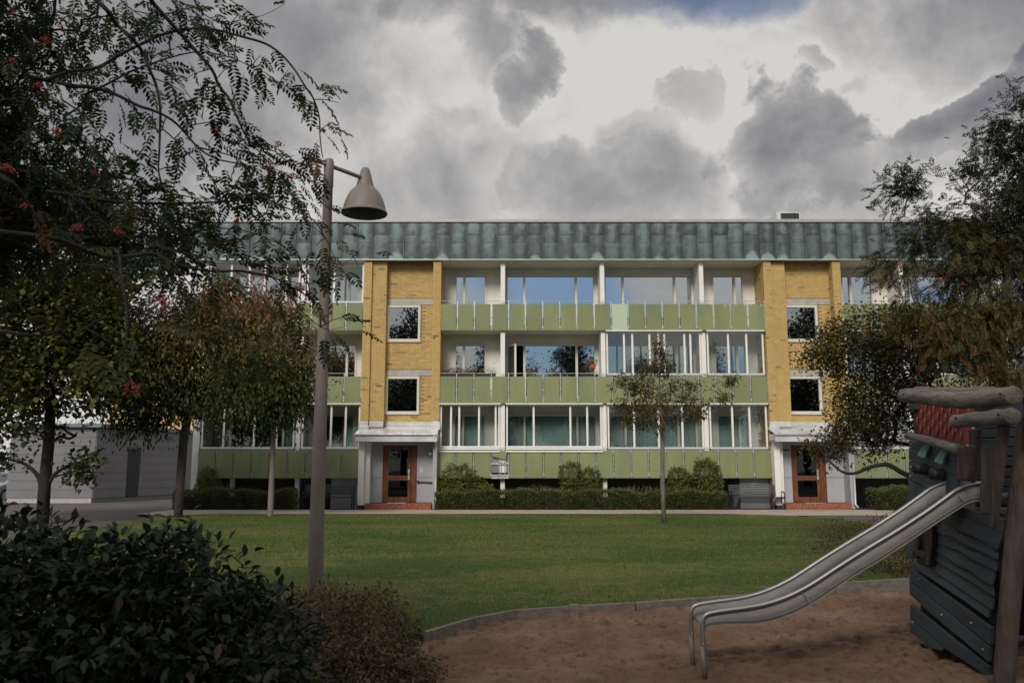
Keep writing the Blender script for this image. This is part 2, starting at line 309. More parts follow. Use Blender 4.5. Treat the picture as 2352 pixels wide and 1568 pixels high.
mat = dict(
 render=M('white_render', (.72, .70, .64), .8, var=.05, vs=1.2, bump=.12, bs=120, dirt=((.45, .43, .38), 1.0, .35)),
 paint=M('white_paint', (.78, .77, .74), .45, var=.03, bump=.03, dirt=((.5, .5, .47), 2.5, .3)),
 frame=M('painted_frame', (.62, .59, .53), .5, var=.04, bump=.03),
 brick=M('yellow_brick', (.58, .40, .155), .85, var=.06, vs=5, bump=.3, bs=90, c2=(.60, .42, .17), tint=(.22, .17, .10), obr=.08, dirt=((.44, .31, .13), .7, .5)),
 mortar=M('mortar', (.30, .225, .115), .9, var=.15, vs=9),
 redbrick=M('red_step_brick', (.33, .105, .06), .8, var=.25, vs=12, bump=.4, obr=.15, dirt=((.25, .12, .09), 3, .5)),
 concrete=M('concrete', (.40, .385, .35), .85, var=.14, vs=4, bump=.3, bs=50),
 green=M('green_balcony_panel', (.215, .240, .118), .55, var=.09, vs=.9, bump=.05, obr=.08, stretch=(1.6, 1, .5), dirt=((.15, .21, .13), .7, .9)),
 greenpale=M('pale_green_panel', (.45, .54, .40), .5, var=.04, bump=.03),
 yellowtrim=M('panel_lower_edge', (.45, .40, .15), .6),
 steel=M('galvanised_steel', (.55, .56, .56), .4, .6, var=.2, vs=9, bump=.05),
 darkgap=M('dark_bracket', (.03, .03, .035), .6),
 grey=M('grey_render', (.36, .37, .40), .85, var=.07, vs=1.5, bump=.15, bs=100),
 basement=M('basement_wall', (.20, .21, .235), .9, var=.1),
 metalroof=M('pale_sheet_metal', (.60, .62, .63), .38, .25, var=.12, vs=2, bump=.05),
 door=M('varnished_wood_door', (.105, .040, .021), .45, var=.3, vs=3, bump=.08, bs=30, stretch=(9, 9, 1), c2=(.16, .060, .028)),
 blackmetal=M('dark_bench_paint', (.022, .03, .04), .4, .2, var=.3, vs=9),
 benchwood=M('bench_slat_paint', (.035, .04, .045), .45, var=.5, vs=7, stretch=(1, 6, 6), dirt=((.26, .25, .23), 5, .35)),
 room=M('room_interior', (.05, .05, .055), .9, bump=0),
 blind=M('venetian_blind', (.47, .52, .52), .7, var=.05, vs=.7, bump=0),
 blindteal=M('teal_blind', (.42, .54, .53), .7, var=.12, vs=.6, bump=0),
 curtain=M('net_curtain', (.62, .62, .64), .9, var=.25, vs=6, stretch=(5, 5, .5), bump=0),
 lampmetal=M('grey_brown_lamp_paint', (.19, .165, .15), .55, .1, var=.12, vs=2.5, bump=.06, dirt=((.12, .11, .10), 5, .4)),
 lampin=M('dark_green_shade_inside', (.10, .15, .11), .5),
 asphalt=M('asphalt', (.115, .10, .10), .9, var=.16, vs=.8, bump=.4, bs=160, dirt=((.09, .085, .085), .5, .5)),
 pave=M('pale_path_gravel_asphalt', (.40, .33, .285), .9, var=.10, vs=1.3, bump=.4, bs=120, dirt=((.2, .17, .15), 1.2, .4)),
 board=M('grey_cladding_board', (.185, .185, .20), .7, var=.06, vs=1.2, obr=.04, bump=.05),
 darkdoor=M('dark_steel_door', (.02, .025, .03), .5),
 ochre=M('ochre_render', (.62, .42, .22), .85, var=.06),
 tile=M('red_roof_edge', (.30, .08, .06), .8),
 navy=M('navy_sign_board', (.012, .02, .045), .5), white=M('white_lettering', (.8, .8, .8), .5, bump=0),
 blue=M('blue_notice', (.02, .16, .40), .5, var=.1, bump=0),
 car=M('silver_car_paint', (.45, .46, .48), .25, .55, var=.03, bump=0, spec=.6), tyre=M('tyre_rubber', (.02, .02, .02), .8),
 carglass=M('car_glass', (.03, .045, .06), .05, 0, var=.05, bump=0, spec=1), headlight=M('headlight_lens', (.5, .52, .55), .1, .4, bump=0, spec=1),
 log=M('weathered_log', (.15, .135, .12), .85, var=.35, vs=7, bump=.7, bs=24, stretch=(3, .55, 3), dirt=((.07, .06, .055), 5, .7), obr=.08),
 logv=M('weathered_post', (.07, .054, .048), .85, var=.35, vs=6, bump=.7, bs=24, stretch=(3, 3, .5), dirt=((.05, .042, .04), 4, .7), obr=.1),
 hull=M('blue_grey_hull_paint', (.05, .064, .078), .62, var=.16, vs=4, bump=.35, bs=35, stretch=(2, .6, 3), obr=.12, dirt=((.035, .04, .045), 2.5, .6)),
 redpanel=M('red_carved_panel', (.23, .060, .050), .6, var=.15, vs=5, bump=.1), redhi=M('red_scale_highlight', (.30, .07, .055), .55),
 teal=M('teal_hatch_paint', (.075, .17, .155), .55, var=.2, vs=8), black=M('black_tube', (.018, .018, .02), .5, bump=0),
 stainless=M('brushed_stainless', (.27, .262, .25), .7, 0, var=.10, vs=5, bump=.12, bs=30, stretch=(.6, 3, 3), spec=.15, dirt=((.15, .145, .135), 2.2, .5)),
 stainrail=M('polished_rail', (.34, .34, .35), .42, .9, var=.05, bump=.02),
 timber=M('sandpit_timber', (.17, .145, .125), .85, var=.25, vs=6, bump=.5, bs=30, stretch=(.6, 3, 3)),
 bark=M('bark', (.085, .072, .062), .9, var=.35, vs=10, bump=.8, bs=30, stretch=(1, 1, .4)),
 barkdark=M('dark_bark', (.034, .029, .027), .9, var=.35, vs=10, bump=.8, bs=30, stretch=(1, 1, .4)),
 barkgrey=M('grey_young_bark', (.16, .14, .125), .9, var=.3, vs=12, bump=.5, bs=40, stretch=(1, 1, .3)),
 berry=M('rowan_berry', (.36, .018, .014), .3, var=.15, bump=0, spec=.5),
 terracotta=M('terracotta', (.42, .13, .06), .8), petal=leafM('flower_petals', ((.6, .05, .06), (.75, .35, .38)), .2),
 soil=M('soil', (.05, .038, .03), .95, var=.3, vs=8, bump=.6),
 glass=glassM('window_glass', .26), glasslow=glassM('shaded_window_glass', .05, (.97, .99, .99)), glasshi=glassM('coated_window_glass', .40, (.6, .7, .75)), glassthin=glassM('balcony_glazing', .025, (.93, .955, .95)),
 glassdark=glassM('stair_glass', .30, (.5, .55, .6)), doorglass=glassM('door_glass', .0, (.45, .5, .5)),
 copper=copperM(),
 Lyel=leafM('autumn_cherry_leaves', ((.045, .07, .02), (.10, .11, .033), (.20, .155, .05), (.25, .15, .065), (.26, .08, .065)), .42),
 Lmap=leafM('yellow_green_leaves', ((.022, .038, .012), (.055, .075, .02), (.14, .135, .032), (.20, .13, .035)), .36),
 Lrow=leafM('rowan_leaflets', ((.016, .035, .012), (.03, .052, .015), (.075, .075, .018), (.16, .055, .02)), .3),
 Lrow2=leafM('right_rowan_leaflets', ((.022, .034, .012), (.05, .056, .018), (.12, .10, .028), (.20, .08, .03)), .32),
 Lbush=leafM('dark_dogwood_leaves', ((.014, .030, .016), (.022, .042, .02), (.035, .035, .022), (.06, .028, .024)), .2),
 Lbrown=leafM('brown_green_barberry_leaves', ((.035, .05, .018), (.065, .065, .024), (.13, .085, .04), (.17, .09, .045)), .3),
 Lhedge=leafM('hedge_leaves', ((.04, .06, .02), (.085, .11, .032), (.17, .18, .055), (.20, .18, .06)), .35),
 Lrose=leafM('shrub_leaves', ((.055, .08, .022), (.11, .14, .035), (.23, .23, .05), (.32, .29, .09)), .38),
 Lyoung=leafM('young_tree_leaves', ((.05, .06, .018), (.09, .09, .028), (.13, .09, .035), (.16, .10, .045)), .3),
 Lback=leafM('back_tree_leaves', ((.02, .035, .012), (.05, .06, .02)), .25),
 Lgrass=leafM('grass_blades', ((.055, .10, .024), (.10, .145, .036), (.21, .19, .07), (.27, .22, .10)), .35),
)

# lawn: mown grass with dry patches
def lawnM():
    m = bpy.data.materials.new('lawn_grass'); m.use_nodes = True; nt = m.node_tree; g = NG(nt); b = nt.nodes['Principled BSDF']
    b.inputs['Roughness'].default_value = .9; b.inputs['Specular IOR Level'].default_value = .15
    pos = g.n('ShaderNodeNewGeometry').outputs['Position']
    mp = g.n('ShaderNodeMapping'); mp.inputs['Scale'].default_value = (.5, 1.1, 1); g.link(pos, mp.inputs[0])
    n1 = g.noise(mp.outputs[0], .55, 6, .62, .3); n2 = g.noise(pos, 3.5, 6, .65); n3 = g.noise(pos, 40, 4, .7)
    cc = g.mix(g.ss(g.m('ADD', n1, g.m('MULTIPLY', g.m('SUBTRACT', n2, .5), .7)), .40, .66), (.070, .118, .030), (.19, .18, .060))
    cc = g.mix(g.m('MULTIPLY', g.ss(g.noise(mp.outputs[0], .8, 6, .65), .56, .70), .7), cc, (.25, .18, .085))
    cc = g.mix(g.m('MULTIPLY', g.ss(n3, .35, .75), .55), cc, (.025, .05, .012))
    g.link(cc, b.inputs['Base Color'])
    bn = g.n('ShaderNodeBump'); bn.inputs['Strength'].default_value = .9; bn.inputs['Distance'].default_value = .04
    g.link(n3, bn.inputs['Height']); g.link(bn.outputs[0], b.inputs['Normal']); return m
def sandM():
    m = bpy.data.materials.new('shade_specked_sand'); m.use_nodes = True; nt = m.node_tree; g = NG(nt); b = nt.nodes['Principled BSDF']
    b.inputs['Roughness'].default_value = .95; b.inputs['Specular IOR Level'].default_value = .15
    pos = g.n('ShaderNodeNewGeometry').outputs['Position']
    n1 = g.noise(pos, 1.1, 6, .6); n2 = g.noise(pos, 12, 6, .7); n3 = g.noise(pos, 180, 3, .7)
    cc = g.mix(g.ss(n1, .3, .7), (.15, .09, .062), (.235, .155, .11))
    cc = g.mix(g.m('MULTIPLY', g.ss(n2, .5, .68), .7), cc, (.06, .037, .026)); cc = g.mix(g.m('MULTIPLY', g.ss(n3, .5, .75), .55), cc, (.24, .17, .12))  # dark specks: shading of the footprint relief painted into the colour
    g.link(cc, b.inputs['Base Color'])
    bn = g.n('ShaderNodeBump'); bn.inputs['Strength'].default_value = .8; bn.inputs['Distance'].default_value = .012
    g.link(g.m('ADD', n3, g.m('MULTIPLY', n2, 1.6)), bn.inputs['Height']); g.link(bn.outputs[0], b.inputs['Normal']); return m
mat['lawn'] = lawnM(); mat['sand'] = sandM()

# ------------------------------------------------------------------ ground
import bmesh
def sheet(name, poly, off, material, th=0):
    bm = bmesh.new(); vs = [bm.verts.new((x, y, 0)) for x, y in poly]; bm.faces.new(vs)
    bmesh.ops.triangulate(bm, faces=bm.faces[:])
    for yy in (12, 28):
        bmesh.ops.bisect_plane(bm, geom=bm.verts[:]+bm.edges[:]+bm.faces[:], plane_co=(0, yy, 0), plane_no=(0, 1, 0))
    for v in bm.verts: v.co.z = gz(v.co.y)+off
    bmesh.ops.recalc_face_normals(bm, faces=bm.faces[:])
    for f in bm.faces:
        if f.normal.z < 0: f.normal_flip()
    me = bpy.data.meshes.new(name); bm.to_mesh(me); bm.free(); me.materials.append(material)
    return tag(put(name, me), kind='structure')
EDGE = [(-3.2, 6.2), (-2.0, 7.1), (-1.3, 7.75), (-.84, 8.28), (-.41, 9.06), (.02, 9.53), (.7, 9.81), (1.4, 10.05), (2.19, 10.39), (3.1, 10.78), (4.04, 11.19), (5.29, 11.67), (7.05, 12.01), (9.6, 12.3)]
sheet('ground', [(-900, -300), (900, -300), (900, 1500), (-900, 1500)], -.09, M('meadow_soil', (.06, .065, .03), .95, vs=.3))
sheet('asphalt_yard', [(-60, 14), (-10.6, 14), (-10.6, 30.6), (-12.2, 30.6), (-12.2, 60), (-60, 60)], .0, mat['asphalt'])
sheet('asphalt_path', [(9.3, 6), (14, 6), (14, 27.3), (9.3, 27.3)], -.004, mat['asphalt'])
sheet('garden_path', [(-11, 27.3), (30, 27.3), (30, 31.0), (-12.2, 31.0), (-12.2, 28)], .010, mat['pave'])
sheet('planting_bed', [(-12.2, 30.9), (30, 30.9), (30, 33.0), (-12.2, 33.0)], -.02, mat['soil'])
lawn_poly = EDGE[:]+[(9.75, 13), (9.7, 18), (9.6, 23), (9.55, 24.5), (9.2, 25.7), (8.4, 26.7), (7.2, 27.3), (6.0, 27.45), (-9.6, 27.45), (-10.3, 27.0), (-10.6, 25.6), (-10.6, 16), (-9, 10), (-6, 5)]
sheet('lawn', lawn_poly, .055, mat['lawn'])
# sand with scuffs and footprints
def make_sand():
    nx, ny = 640, 440; xs = np.linspace(-3.2, 9.0, nx); ys = np.linspace(4.4, 12.9, ny); X, Y = np.meshgrid(xs, ys)
    Z = np.zeros_like(X); g2 = np.random.default_rng(3)
    for k in range(15000):
        cx, cy = g2.uniform(-2, 7.5), g2.uniform(5, 12.6); a = g2.uniform(-.5, .5); l, w = g2.uniform(.03, .14), g2.uniform(.02, .05)
        ix = (xs > cx-.35) & (xs < cx+.35); iy = (ys > cy-.35) & (ys < cy+.35)
        xx, yy = np.meshgrid(xs[ix]-cx, ys[iy]-cy); u = (xx*math.cos(a)+yy*math.sin(a))/l; v = (-xx*math.sin(a)+yy*math.cos(a))/w
        r = u*u+v*v; Z[np.ix_(iy, ix)] += g2.uniform(.006, .036)*(-np.exp(-r)+.55*np.exp(-((u-.2)**2+(v-1.6)**2)))
    for k in range(16):
        fx, fy = g2.uniform(.3, 3.5, 2); Z += .0035*np.sin(X*fx+g2.uniform(0, 6))*np.sin(Y*fy+g2.uniform(0, 6))
    Z = Z+.0
    V = np.stack([X.ravel(), Y.ravel(), Z.ravel()], 1)
    i = np.arange(nx*ny).reshape(ny, nx); Fq = np.stack([i[:-1, :-1], i[:-1, 1:], i[1:, 1:], i[1:, :-1]], -1).reshape(-1, 4)
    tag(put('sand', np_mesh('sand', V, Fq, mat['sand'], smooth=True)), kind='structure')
make_sand()
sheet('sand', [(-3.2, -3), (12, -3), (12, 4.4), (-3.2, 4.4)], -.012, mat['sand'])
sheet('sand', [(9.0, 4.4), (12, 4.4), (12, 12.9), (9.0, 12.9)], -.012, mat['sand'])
# timber edging of the sandpit
ed = thing('sandpit_edging', (.7, 9.8, 0), 'low weathered timber edging curving between the lawn and the sand', 'edging')
for i in range(3, len(EDGE)-1):
    a, b = Vector((*EDGE[i], 0)), Vector((*EDGE[i+1], 0)); d = (b-a).normalized(); n = Vector((-d.y, d.x, 0)); a2, b2 = a+d*.012, b-d*.012
    h = .085 if i < 9 else .15
    a2 = a2-n*.05
    b2 = b2-n*.05
    MB().prism([a2+Vector((0, 0, -.05)), b2+Vector((0, 0, -.05)), b2+Vector((0, 0, h)), a2+Vector((0, 0, h))], n*.055).build('plank', mat['timber'], ed, bevel=.006)
for px, py in ((1922, 1372), (1318, 1405)):
    p = atY(px, py, 11.1 if px > 1800 else 9.7); p = Vector((p.x, p.y-.1, 0))
    bx(p.x-.05, p.x+.05, p.y-.05, p.y+.03, -.05, .13).build('stake', mat['timber'], ed, bevel=.005)

# ------------------------------------------------------------------ apartment building
Y0 = 32.0; YB = 33.2; ROOF0, ROOF1 = 9.60, 11.06
PB = [1.24, 4.03, 6.83]; PH = 1.02; CEIL = [4.03, 6.83, 9.58]
bld = thing('apartment_building', (3.5, 34, 0), 'three storey yellow brick apartment building with green balcony panels and copper roof edge', 'building')
XR = 27.0
GROUPS = [(-11.77, -5.71, 9, 'L'), (-2.76, 9.72, 19, 'M'), (12.73, 25.2, 19, 'R')]
TOWERS = [-5.73, 9.73]           # left x of each stair bay, each 2.99 wide
def grid_wall(x0, x1, y0, y1, z0, z1, holes, mb=None):
    mb = mb or MB()
    xs = sorted({x0, x1, *[h[0] for h in holes], *[h[1] for h in holes]}); zs = sorted({z0, z1, *[h[2] for h in holes], *[h[3] for h in holes]})
    for i in range(len(xs)-1):
        cells = []
        for j in range(len(zs)-1):
            cx, cz = (xs[i]+xs[i+1])/2, (zs[j]+zs[j+1])/2
            if any(h[0] < cx < h[1] and h[2] < cz < h[3] for h in holes): cells.append(None)
            else: cells.append((zs[j], zs[j+1]))
        run = None
        for c in cells+[None]:
            if c is None:
                if run: mb.box(xs[i], xs[i+1], y0, y1, run[0], run[1]); run = None
            else: run = (run[0] if run else c[0], c[1])
    return mb
WIN1 = (.44, 1.74); WINB = (2.50, 6.08)
def window_spans(shift):    # within the 12.48 m middle layout
    a = -2.75+shift
    return [('n', a+.45, a+1.74, [a+.84]), ('w', a+2.50, a+6.08, [a+3.24, a+5.31]), ('w', a+6.42, a+10.0, [a+7.19, a+9.26]), ('n', a+10.75, a+12.05, [a+11.66])]
UNITS = []     # (kind, x0, x1, mullions, floor)
for (gx0, gx1, npan, gid) in GROUPS:
    sh = {'L': -15.44, 'M': 0, 'R': 15.47}[gid]
    wins = window_spans(sh); wins = wins[2:] if gid == 'L' else wins
    holes = []
    for k in range(3):
        for (t, a, b, mu) in wins: holes.append((a, b, PB[k]+.28, PB[k]+2.45)); UNITS.append((gid, k, t, a, b, mu))
    grid_wall(gx0-.1, gx1+.1, YB, YB+.25, 1.2, ROOF0+.0, holes).build('loggia_wall', mat['render'], bld)
    for k in range(3):
        bx(gx0+.03, gx1-.03, Y0+.10, YB-.003, PB[k]+.02, PB[k]+.20).build('balcony_slab', mat['render'], bld)
    bx(gx0+.0, gx1-.0, Y0-.02, YB-.004, CEIL[2]-.03, ROOF0-.002).build('ceiling', mat['render'], bld)
    for k in range(3):
        for fx in ([sh-.355, sh+3.5, sh+7.35] if gid != 'L' else [sh+7.35]):
            bx(fx-.085, fx+.085, Y0+.12, YB-.002, PB[k]+.203, CEIL[k]+(.017 if k < 2 else -.033)).build('fin_wall', mat['paint'], bld)
    for fx in ([sh-.355, sh+3.5, sh+7.35] if gid != 'L' else [sh+7.35, sh+4.9]):
        bx(fx-.08, fx+.08, Y0+.25, Y0+.42, .0, PB[0]+.018).build('support_column', mat['paint'], bld)
    bx(gx0-.1, gx1+.1, YB+1.6, YB+1.8, 0, 1.2).build('basement_wall', mat['basement'], bld)  # dark grey colour stands in for the shade of the deep void
    bx(gx0-.1, gx1+.1, YB+.005, YB+1.8, 1.2, 1.3).build('basement_soffit', mat['basement'], bld)
    if gid != 'R': bx(gx1-1.12, gx1-.02, Y0+.35, YB+1.6, 0, 1.258).build('rendered_pier', mat['grey'], bld)
# end wall, rear body, roof
bx(-12.05, -11.80, Y0+.12, 44, 0, ROOF0-.004).build('end_wall', mat['paint'], bld)
bx(-11.79, 25.9, YB+2.2, 44, 0, ROOF0-.004).build('rear_body', mat['basement'], bld)
bx(-12.6, XR, Y0+.0, 44.2, ROOF0, ROOF1-.02).build('roof_body', mat['basement'], bld)
bx(-12.7, XR, Y0-.16, Y0+.3, ROOF1, ROOF1+.13).build('roof_flashing', M('roof_edge_sheet', (.38, .37, .37), .5, .2, var=.06), bld, bevel=.01)
bx(-12.66, XR, Y0-.125, Y0-.002, ROOF0-.035, ROOF0-.005).build('drip_edge', mat['metalroof'], bld)
# copper sheets
def copper_sheet(h, low, seed):
    r = random.Random(seed); nx, nz = 6, 6; w = .575; V = []; T = []
    for j in range(nz+1):
        for i in range(nx+1):
            u, v = i/nx, j/nz; e = min(u, 1-u)*2; e2 = min(v, 1-v)*2
            bulge = .022*(min(1, e*1.6))**.7*(min(1, e2*1.8))**.5
            V.append((-w/2+w*u+r.uniform(-.004, .004)*(0 if i in (0, nx) else 1), -bulge-(.012 if not low else 0)*(1-v)-r.uniform(0, .006), h*v))
    Fq = [(j*(nx+1)+i, j*(nx+1)+i+1, (j+1)*(nx+1)+i+1, (j+1)*(nx+1)+i) for j in range(nz) for i in range(nx)]
    return np_mesh('copper_sheet', V, Fq, mat['copper'], [1.0 if low else 0.0]*len(Fq), smooth=True)
H = ROOF1-ROOF0; cms = {}
for par, fr in ((0, .66), (1, .45)):
    cms[par, 0] = [copper_sheet(H*fr-.006, True, s) for s in range(4)]; cms[par, 1] = [copper_sheet(H*(1-fr)-.006, False, 9+s) for s in range(4)]
seam = MB().box(-.011, .011, -.045, .0, 0, H).mesh('standing_seam', mat['copper'])
fascia = bx(-12.62, XR, Y0-.095, Y0-.002, ROOF0, ROOF1-.004).build('fascia_board', mat['darkgap'], bld)
n = int((XR+12.6)/.6); yc = Y0-.098
for i in range(n):
    cx = -12.6+.3+i*.6; par = i % 2; fr = (.66, .45)[par]
    put('copper_sheet', rng.choice(cms[par, 0]), bld, (cx, yc, ROOF0+.003)); put('copper_sheet', rng.choice(cms[par, 1]), bld, (cx, yc, ROOF0+H*fr+.003))
    put('standing_seam', seam, bld, (cx-.3, yc, ROOF0))
# roof vent
rv = MB().box(10.55, 11.50, 32.6, 33.6, ROOF1, 11.70); rvo = rv.build('roof_hatch', mat['metalroof'], bld)
bx(10.72, 11.44, 32.58, 32.597, ROOF1+.2, 11.65).build('vent_grille', mat['darkgap'], rvo)

# balcony fronts
panel_me = {}
def panel_mesh(w, pale=False):
    key = (round(w, 3), pale)
    if key not in panel_me:
        panel_me[key] = MB().box(-w/2, w/2, -.012, .012, 0, PH).mesh('balcony_panel', mat['greenpale' if pale else 'green'])
    return panel_me[key]
trim_me = {}
for (gx0, gx1, npan, gid) in GROUPS:
    pit = (gx1-gx0)/npan
    for k in range(3):
        rail = MB(); rail.tube([(gx0, Y0+.03, PB[k]+PH+.12), (gx1, Y0+.03, PB[k]+PH+.12)], .011, 6)
        rail.tube([(gx0, Y0+.05, PB[k]+.5), (gx1, Y0+.05, PB[k]+.5)], .012, 6); rail.tube([(gx0, Y0+.05, PB[k]+.1), (gx1, Y0+.05, PB[k]+.1)], .014, 6)
        rl = rail.build('railing', mat['steel'], bld)
        for i in range(npan+1):
            x = gx0+i*pit; p = MB().box(x-.013, x+.013, Y0+.018, Y0+.04, PB[k]-.0, PB[k]+PH+.12)
            for zz in (.07, .5, .94): p.box(x-.028, x+.028, Y0-.004, Y0+.018, PB[k]+zz, PB[k]+zz+.035)
            p.build('railing_post', mat['steel'], rl)
        w = pit-.075
        for i in range(npan):
            x = gx0+(i+.5)*pit
            if gid == 'M' and k == 0 and i == 3: continue
            pale = (gid == 'M' and k == 2 and i == 10)
            o = put('balcony_panel', panel_mesh(w, pale), rl, (x, Y0+rng.uniform(-.004, .004), PB[k]))
            o.rotation_euler = (0, rng.uniform(-.003, .003), rng.uniform(-.01, .01))
            if pale: o['label'] = 'paler mint green balcony panel'
# the broken panel on the lowest middle balcony
bp = MB(); x0 = -2.76+3*.657+.04; x1 = x0+.60; z0 = PB[0]
bp.prism([(x0, Y0-.01, z0+.80), (x1-.08, Y0-.01, z0+.68), (x1-.03, Y0-.01, z0+PH), (x0, Y0-.01, z0+PH)], (0, .02, 0))
o = bp.build('broken_panel', mat['green'], bld); o['label'] = 'green balcony panel broken off below a slanting edge'
bk = bx(x0-.03, x1+.03, Y0+.10, Y0+.13, z0+.1, z0+.9).build('back_board', mat['paint'], bld)
fr_ = MB()
for zz in (.08, .52): fr_.box(x0-.02, x1+.02, Y0+.05, Y0+.08, z0+zz, z0+zz+.05)
for xx in (.25, .33, .46): fr_.box(x0+xx, x0+xx+.025, Y0+.05, Y0+.075, z0+.08, z0+.75)
fr_.box(x0-.02, x1+.02, Y0-.0, Y0+.1, z0-.02, z0+.04)
fr_.build('bare_frame', mat['steel'], bld)

# windows of the flats
def window(gid, k, t, a, b, mu):
    z0, z1 = PB[k]+.28, PB[k]+2.45; yf = YB-.03; yp = YB+.05
    fr = MB(); fw = .075
    xs = [a]+mu+[b]
    fr.box(a, b, yf, YB+.1, z1-fw, z1); fr.box(a, b, yf, YB+.1, z0, z0+fw)
    for x in (a, b-fw): fr.box(x, x+fw, yf, YB+.1, z0+fw, z1-fw)
    for x in mu: fr.box(x-.045, x+.045, yf+.002, YB+.1, z0+fw, z1-fw)
    f = fr.build('window', mat['frame'], bld)
    # shallow room behind
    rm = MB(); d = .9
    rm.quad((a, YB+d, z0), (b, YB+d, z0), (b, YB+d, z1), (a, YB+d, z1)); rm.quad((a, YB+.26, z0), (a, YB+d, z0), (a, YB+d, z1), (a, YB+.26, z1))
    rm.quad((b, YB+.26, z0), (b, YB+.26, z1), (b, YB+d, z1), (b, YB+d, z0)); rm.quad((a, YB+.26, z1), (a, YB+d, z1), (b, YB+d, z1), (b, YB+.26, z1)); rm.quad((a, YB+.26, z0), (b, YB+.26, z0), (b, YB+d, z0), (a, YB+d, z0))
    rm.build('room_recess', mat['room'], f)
    return f, xs, z0+fw, z1-fw, yp, fw
TEX = {('M', 2, 0): 'sky', ('M', 2, 3): 'sky', ('M', 1, 0): 'sky'}
for idx, (gid, k, t, a, b, mu) in enumerate(UNITS):
    f, xs, z0, z1, yp, fw = window(gid, k, t, a, b, mu)
    for i in range(len(xs)-1):
        l = xs[i]+(fw if i == 0 else .045); r = xs[i+1]-(fw if i == len(xs)-2 else .045); wide = r-l > 1.5
        glass = 'glasshi' if k == 2 else ('glass' if k == 1 else 'glasslow')
        opened = (gid == 'M' and k == 1 and t == 'w' and i == 0 and a < 1)
        if not opened:
            bx(l, r, yp, yp+.012, z0, z1).build('pane', mat[glass], f)
        else:
            c = MB(); ang = R(62); ux, uy = math.cos(ang), -math.sin(ang); w = r-l
            def P(s, z, off=0): return (l+s*ux+off*uy*-1*0, YB-.035+s*uy, z)
            for (s0, s1, zz0, zz1) in ((0, .06, z0, z1), (w-.06, w, z0, z1), (.06, w-.06, z0, z0+.06), (.06, w-.06, z1-.06, z1)):
                c.prism([P(s0, zz0), P(s1, zz0), P(s1, zz1), P(s0, zz1)], (.05, 0, 0))
            c.build('open_casement', mat['paint'], f)
            g_ = MB(); g_.prism([P(.06, z0+.06), P(w-.06, z0+.06), P(w-.06, z1-.06), P(.06, z1-.06)], (.01, 0, 0)); g_.build('pane', mat['glass'], f)
        # blinds and curtains
        blind = None
        if gid == 'M' and k == 0: blind = 'blindteal' if wide or t == 'n' else 'blind'
        elif not wide and t == 'w' and i == 0 and not opened: blind = 'blind'
        elif k == 1 and gid == 'M' and a > 3 and t == 'w' and i == 2: blind = 'blind'
        elif opened: blind = 'curtain'
        elif gid == 'M' and k == 2 and t == 'w' and a > 3: blind = 'curtain'
        elif gid == 'L' and k == 0 and t == 'n' and i == 1: blind = 'blindteal'
        elif (gid, k, t, i) == ('L', 0, 'w', 2): blind = 'blind'
        if blind in ('blind', 'blindteal'):
            s = MB(); zz = z0
            while zz < z1-.03: s.quad((l+.01, yp+.055, zz), (r-.01, yp+.055, zz), (r-.01, yp+.085, zz+.043), (l+.01, yp+.085, zz+.043)); zz += .045
            ob = s.build('blind', mat[blind], f); ob['kind'] = 'stuff'
        elif blind == 'curtain':
            s = MB(); nn = 40; top = z1; bot = z1-.75 if gid == 'M' and k == 2 else z0
            xx = [l+(r-l)*j/nn*(1 if not opened else .55) for j in range(nn+1)]; yy = [yp+.12+.02*math.sin(j*1.3)+.01*math.sin(j*2.9) for j in range(nn+1)]
            for j in range(nn): s.quad((xx[j], yy[j], bot+.03*math.sin(j*.5)), (xx[j+1], yy[j+1], bot+.03*math.sin((j+1)*.5)), (xx[j+1], yy[j+1], top), (xx[j], yy[j], top))
            s.build('curtain', mat['curtain'], f)
    bx(a-.02, b+.02, YB-.05, YB-.031, z1+fw+.0, z1+fw+.03).build('drip_rail', mat['frame'], f)

# glazed-in balconies: (x0, x1, storey, mullion xs, open fields)
def glazing(x0, x1, k, mull, low=0, gap=None):
    z0 = PB[k]+PH+(.06 if not low else .10); z1 = CEIL[k]-.01 if k < 2 else CEIL[2]-.04; y = Y0+.14
    fr = MB(); fr.box(x0, x1, y-.03, y+.05, z0, z0+.07); fr.box(x0, x1, y-.03, y+.05, z1-.07, z1)
    for x in (x0, x1-.06): fr.box(x, x+.06, y-.03, y+.05, z0+.07, z1-.07)
    f = fr.build('balcony_glazing', mat['paint'], bld)
    bx(x0, x1, y-.05, y+.1, PB[k]+.21, z0-.002).build('parapet_lining', mat['basement'], f)  # dark colour stands in for the slab shade behind the panels
    xs = [x0+.03]+mull+[x1-.03]
    for m_ in mull: bx(m_-.035, m_+.035, y-.028, y+.04, z0+.071, z1-.071).build('mullion', mat['paint'], f)
    for i in range(len(xs)-1):
        if gap is not None and i == gap: continue
        bx(xs[i]+.02, xs[i+1]-.02, y+rng.choice((0, .02)), y+.006+.02, z0+.07, z1-.07).build('glazing_pane', mat['glassthin'], f)
    if low:
        s = MB(); s.box(x0-.02, x1+.02, Y0-.05, Y0-.016, PB[k]+PH-.06, PB[k]+PH+.0); s.box(x0-.02, x1+.02, Y0-.03, y-.05, PB[k]+PH+.03, PB[k]+PH+.09)
        s.build('glazing_sill', mat['paint'], f)
    s = MB(); s.box(x0-.03, x1+.03, Y0-.035, y-.031, z1-.03, z1+.012); s.build('glazing_head', mat['paint'], f)
def px2x(px, py=980, Y=32.14): return atY(px, py, Y).x
glazing(-2.72, -.46, 0, [-.36-1.95+.0, -1.1-.9+.0, -1.25, -.62], 1); glazing(-.22, 3.40, 0, [.82, 1.66+.55-.0, 2.55+.3], 1)
glazing(3.62, 7.25, 0, [4.62, 5.55, 6.45]); glazing(7.48, 9.66, 0, [8.35, 9.0])
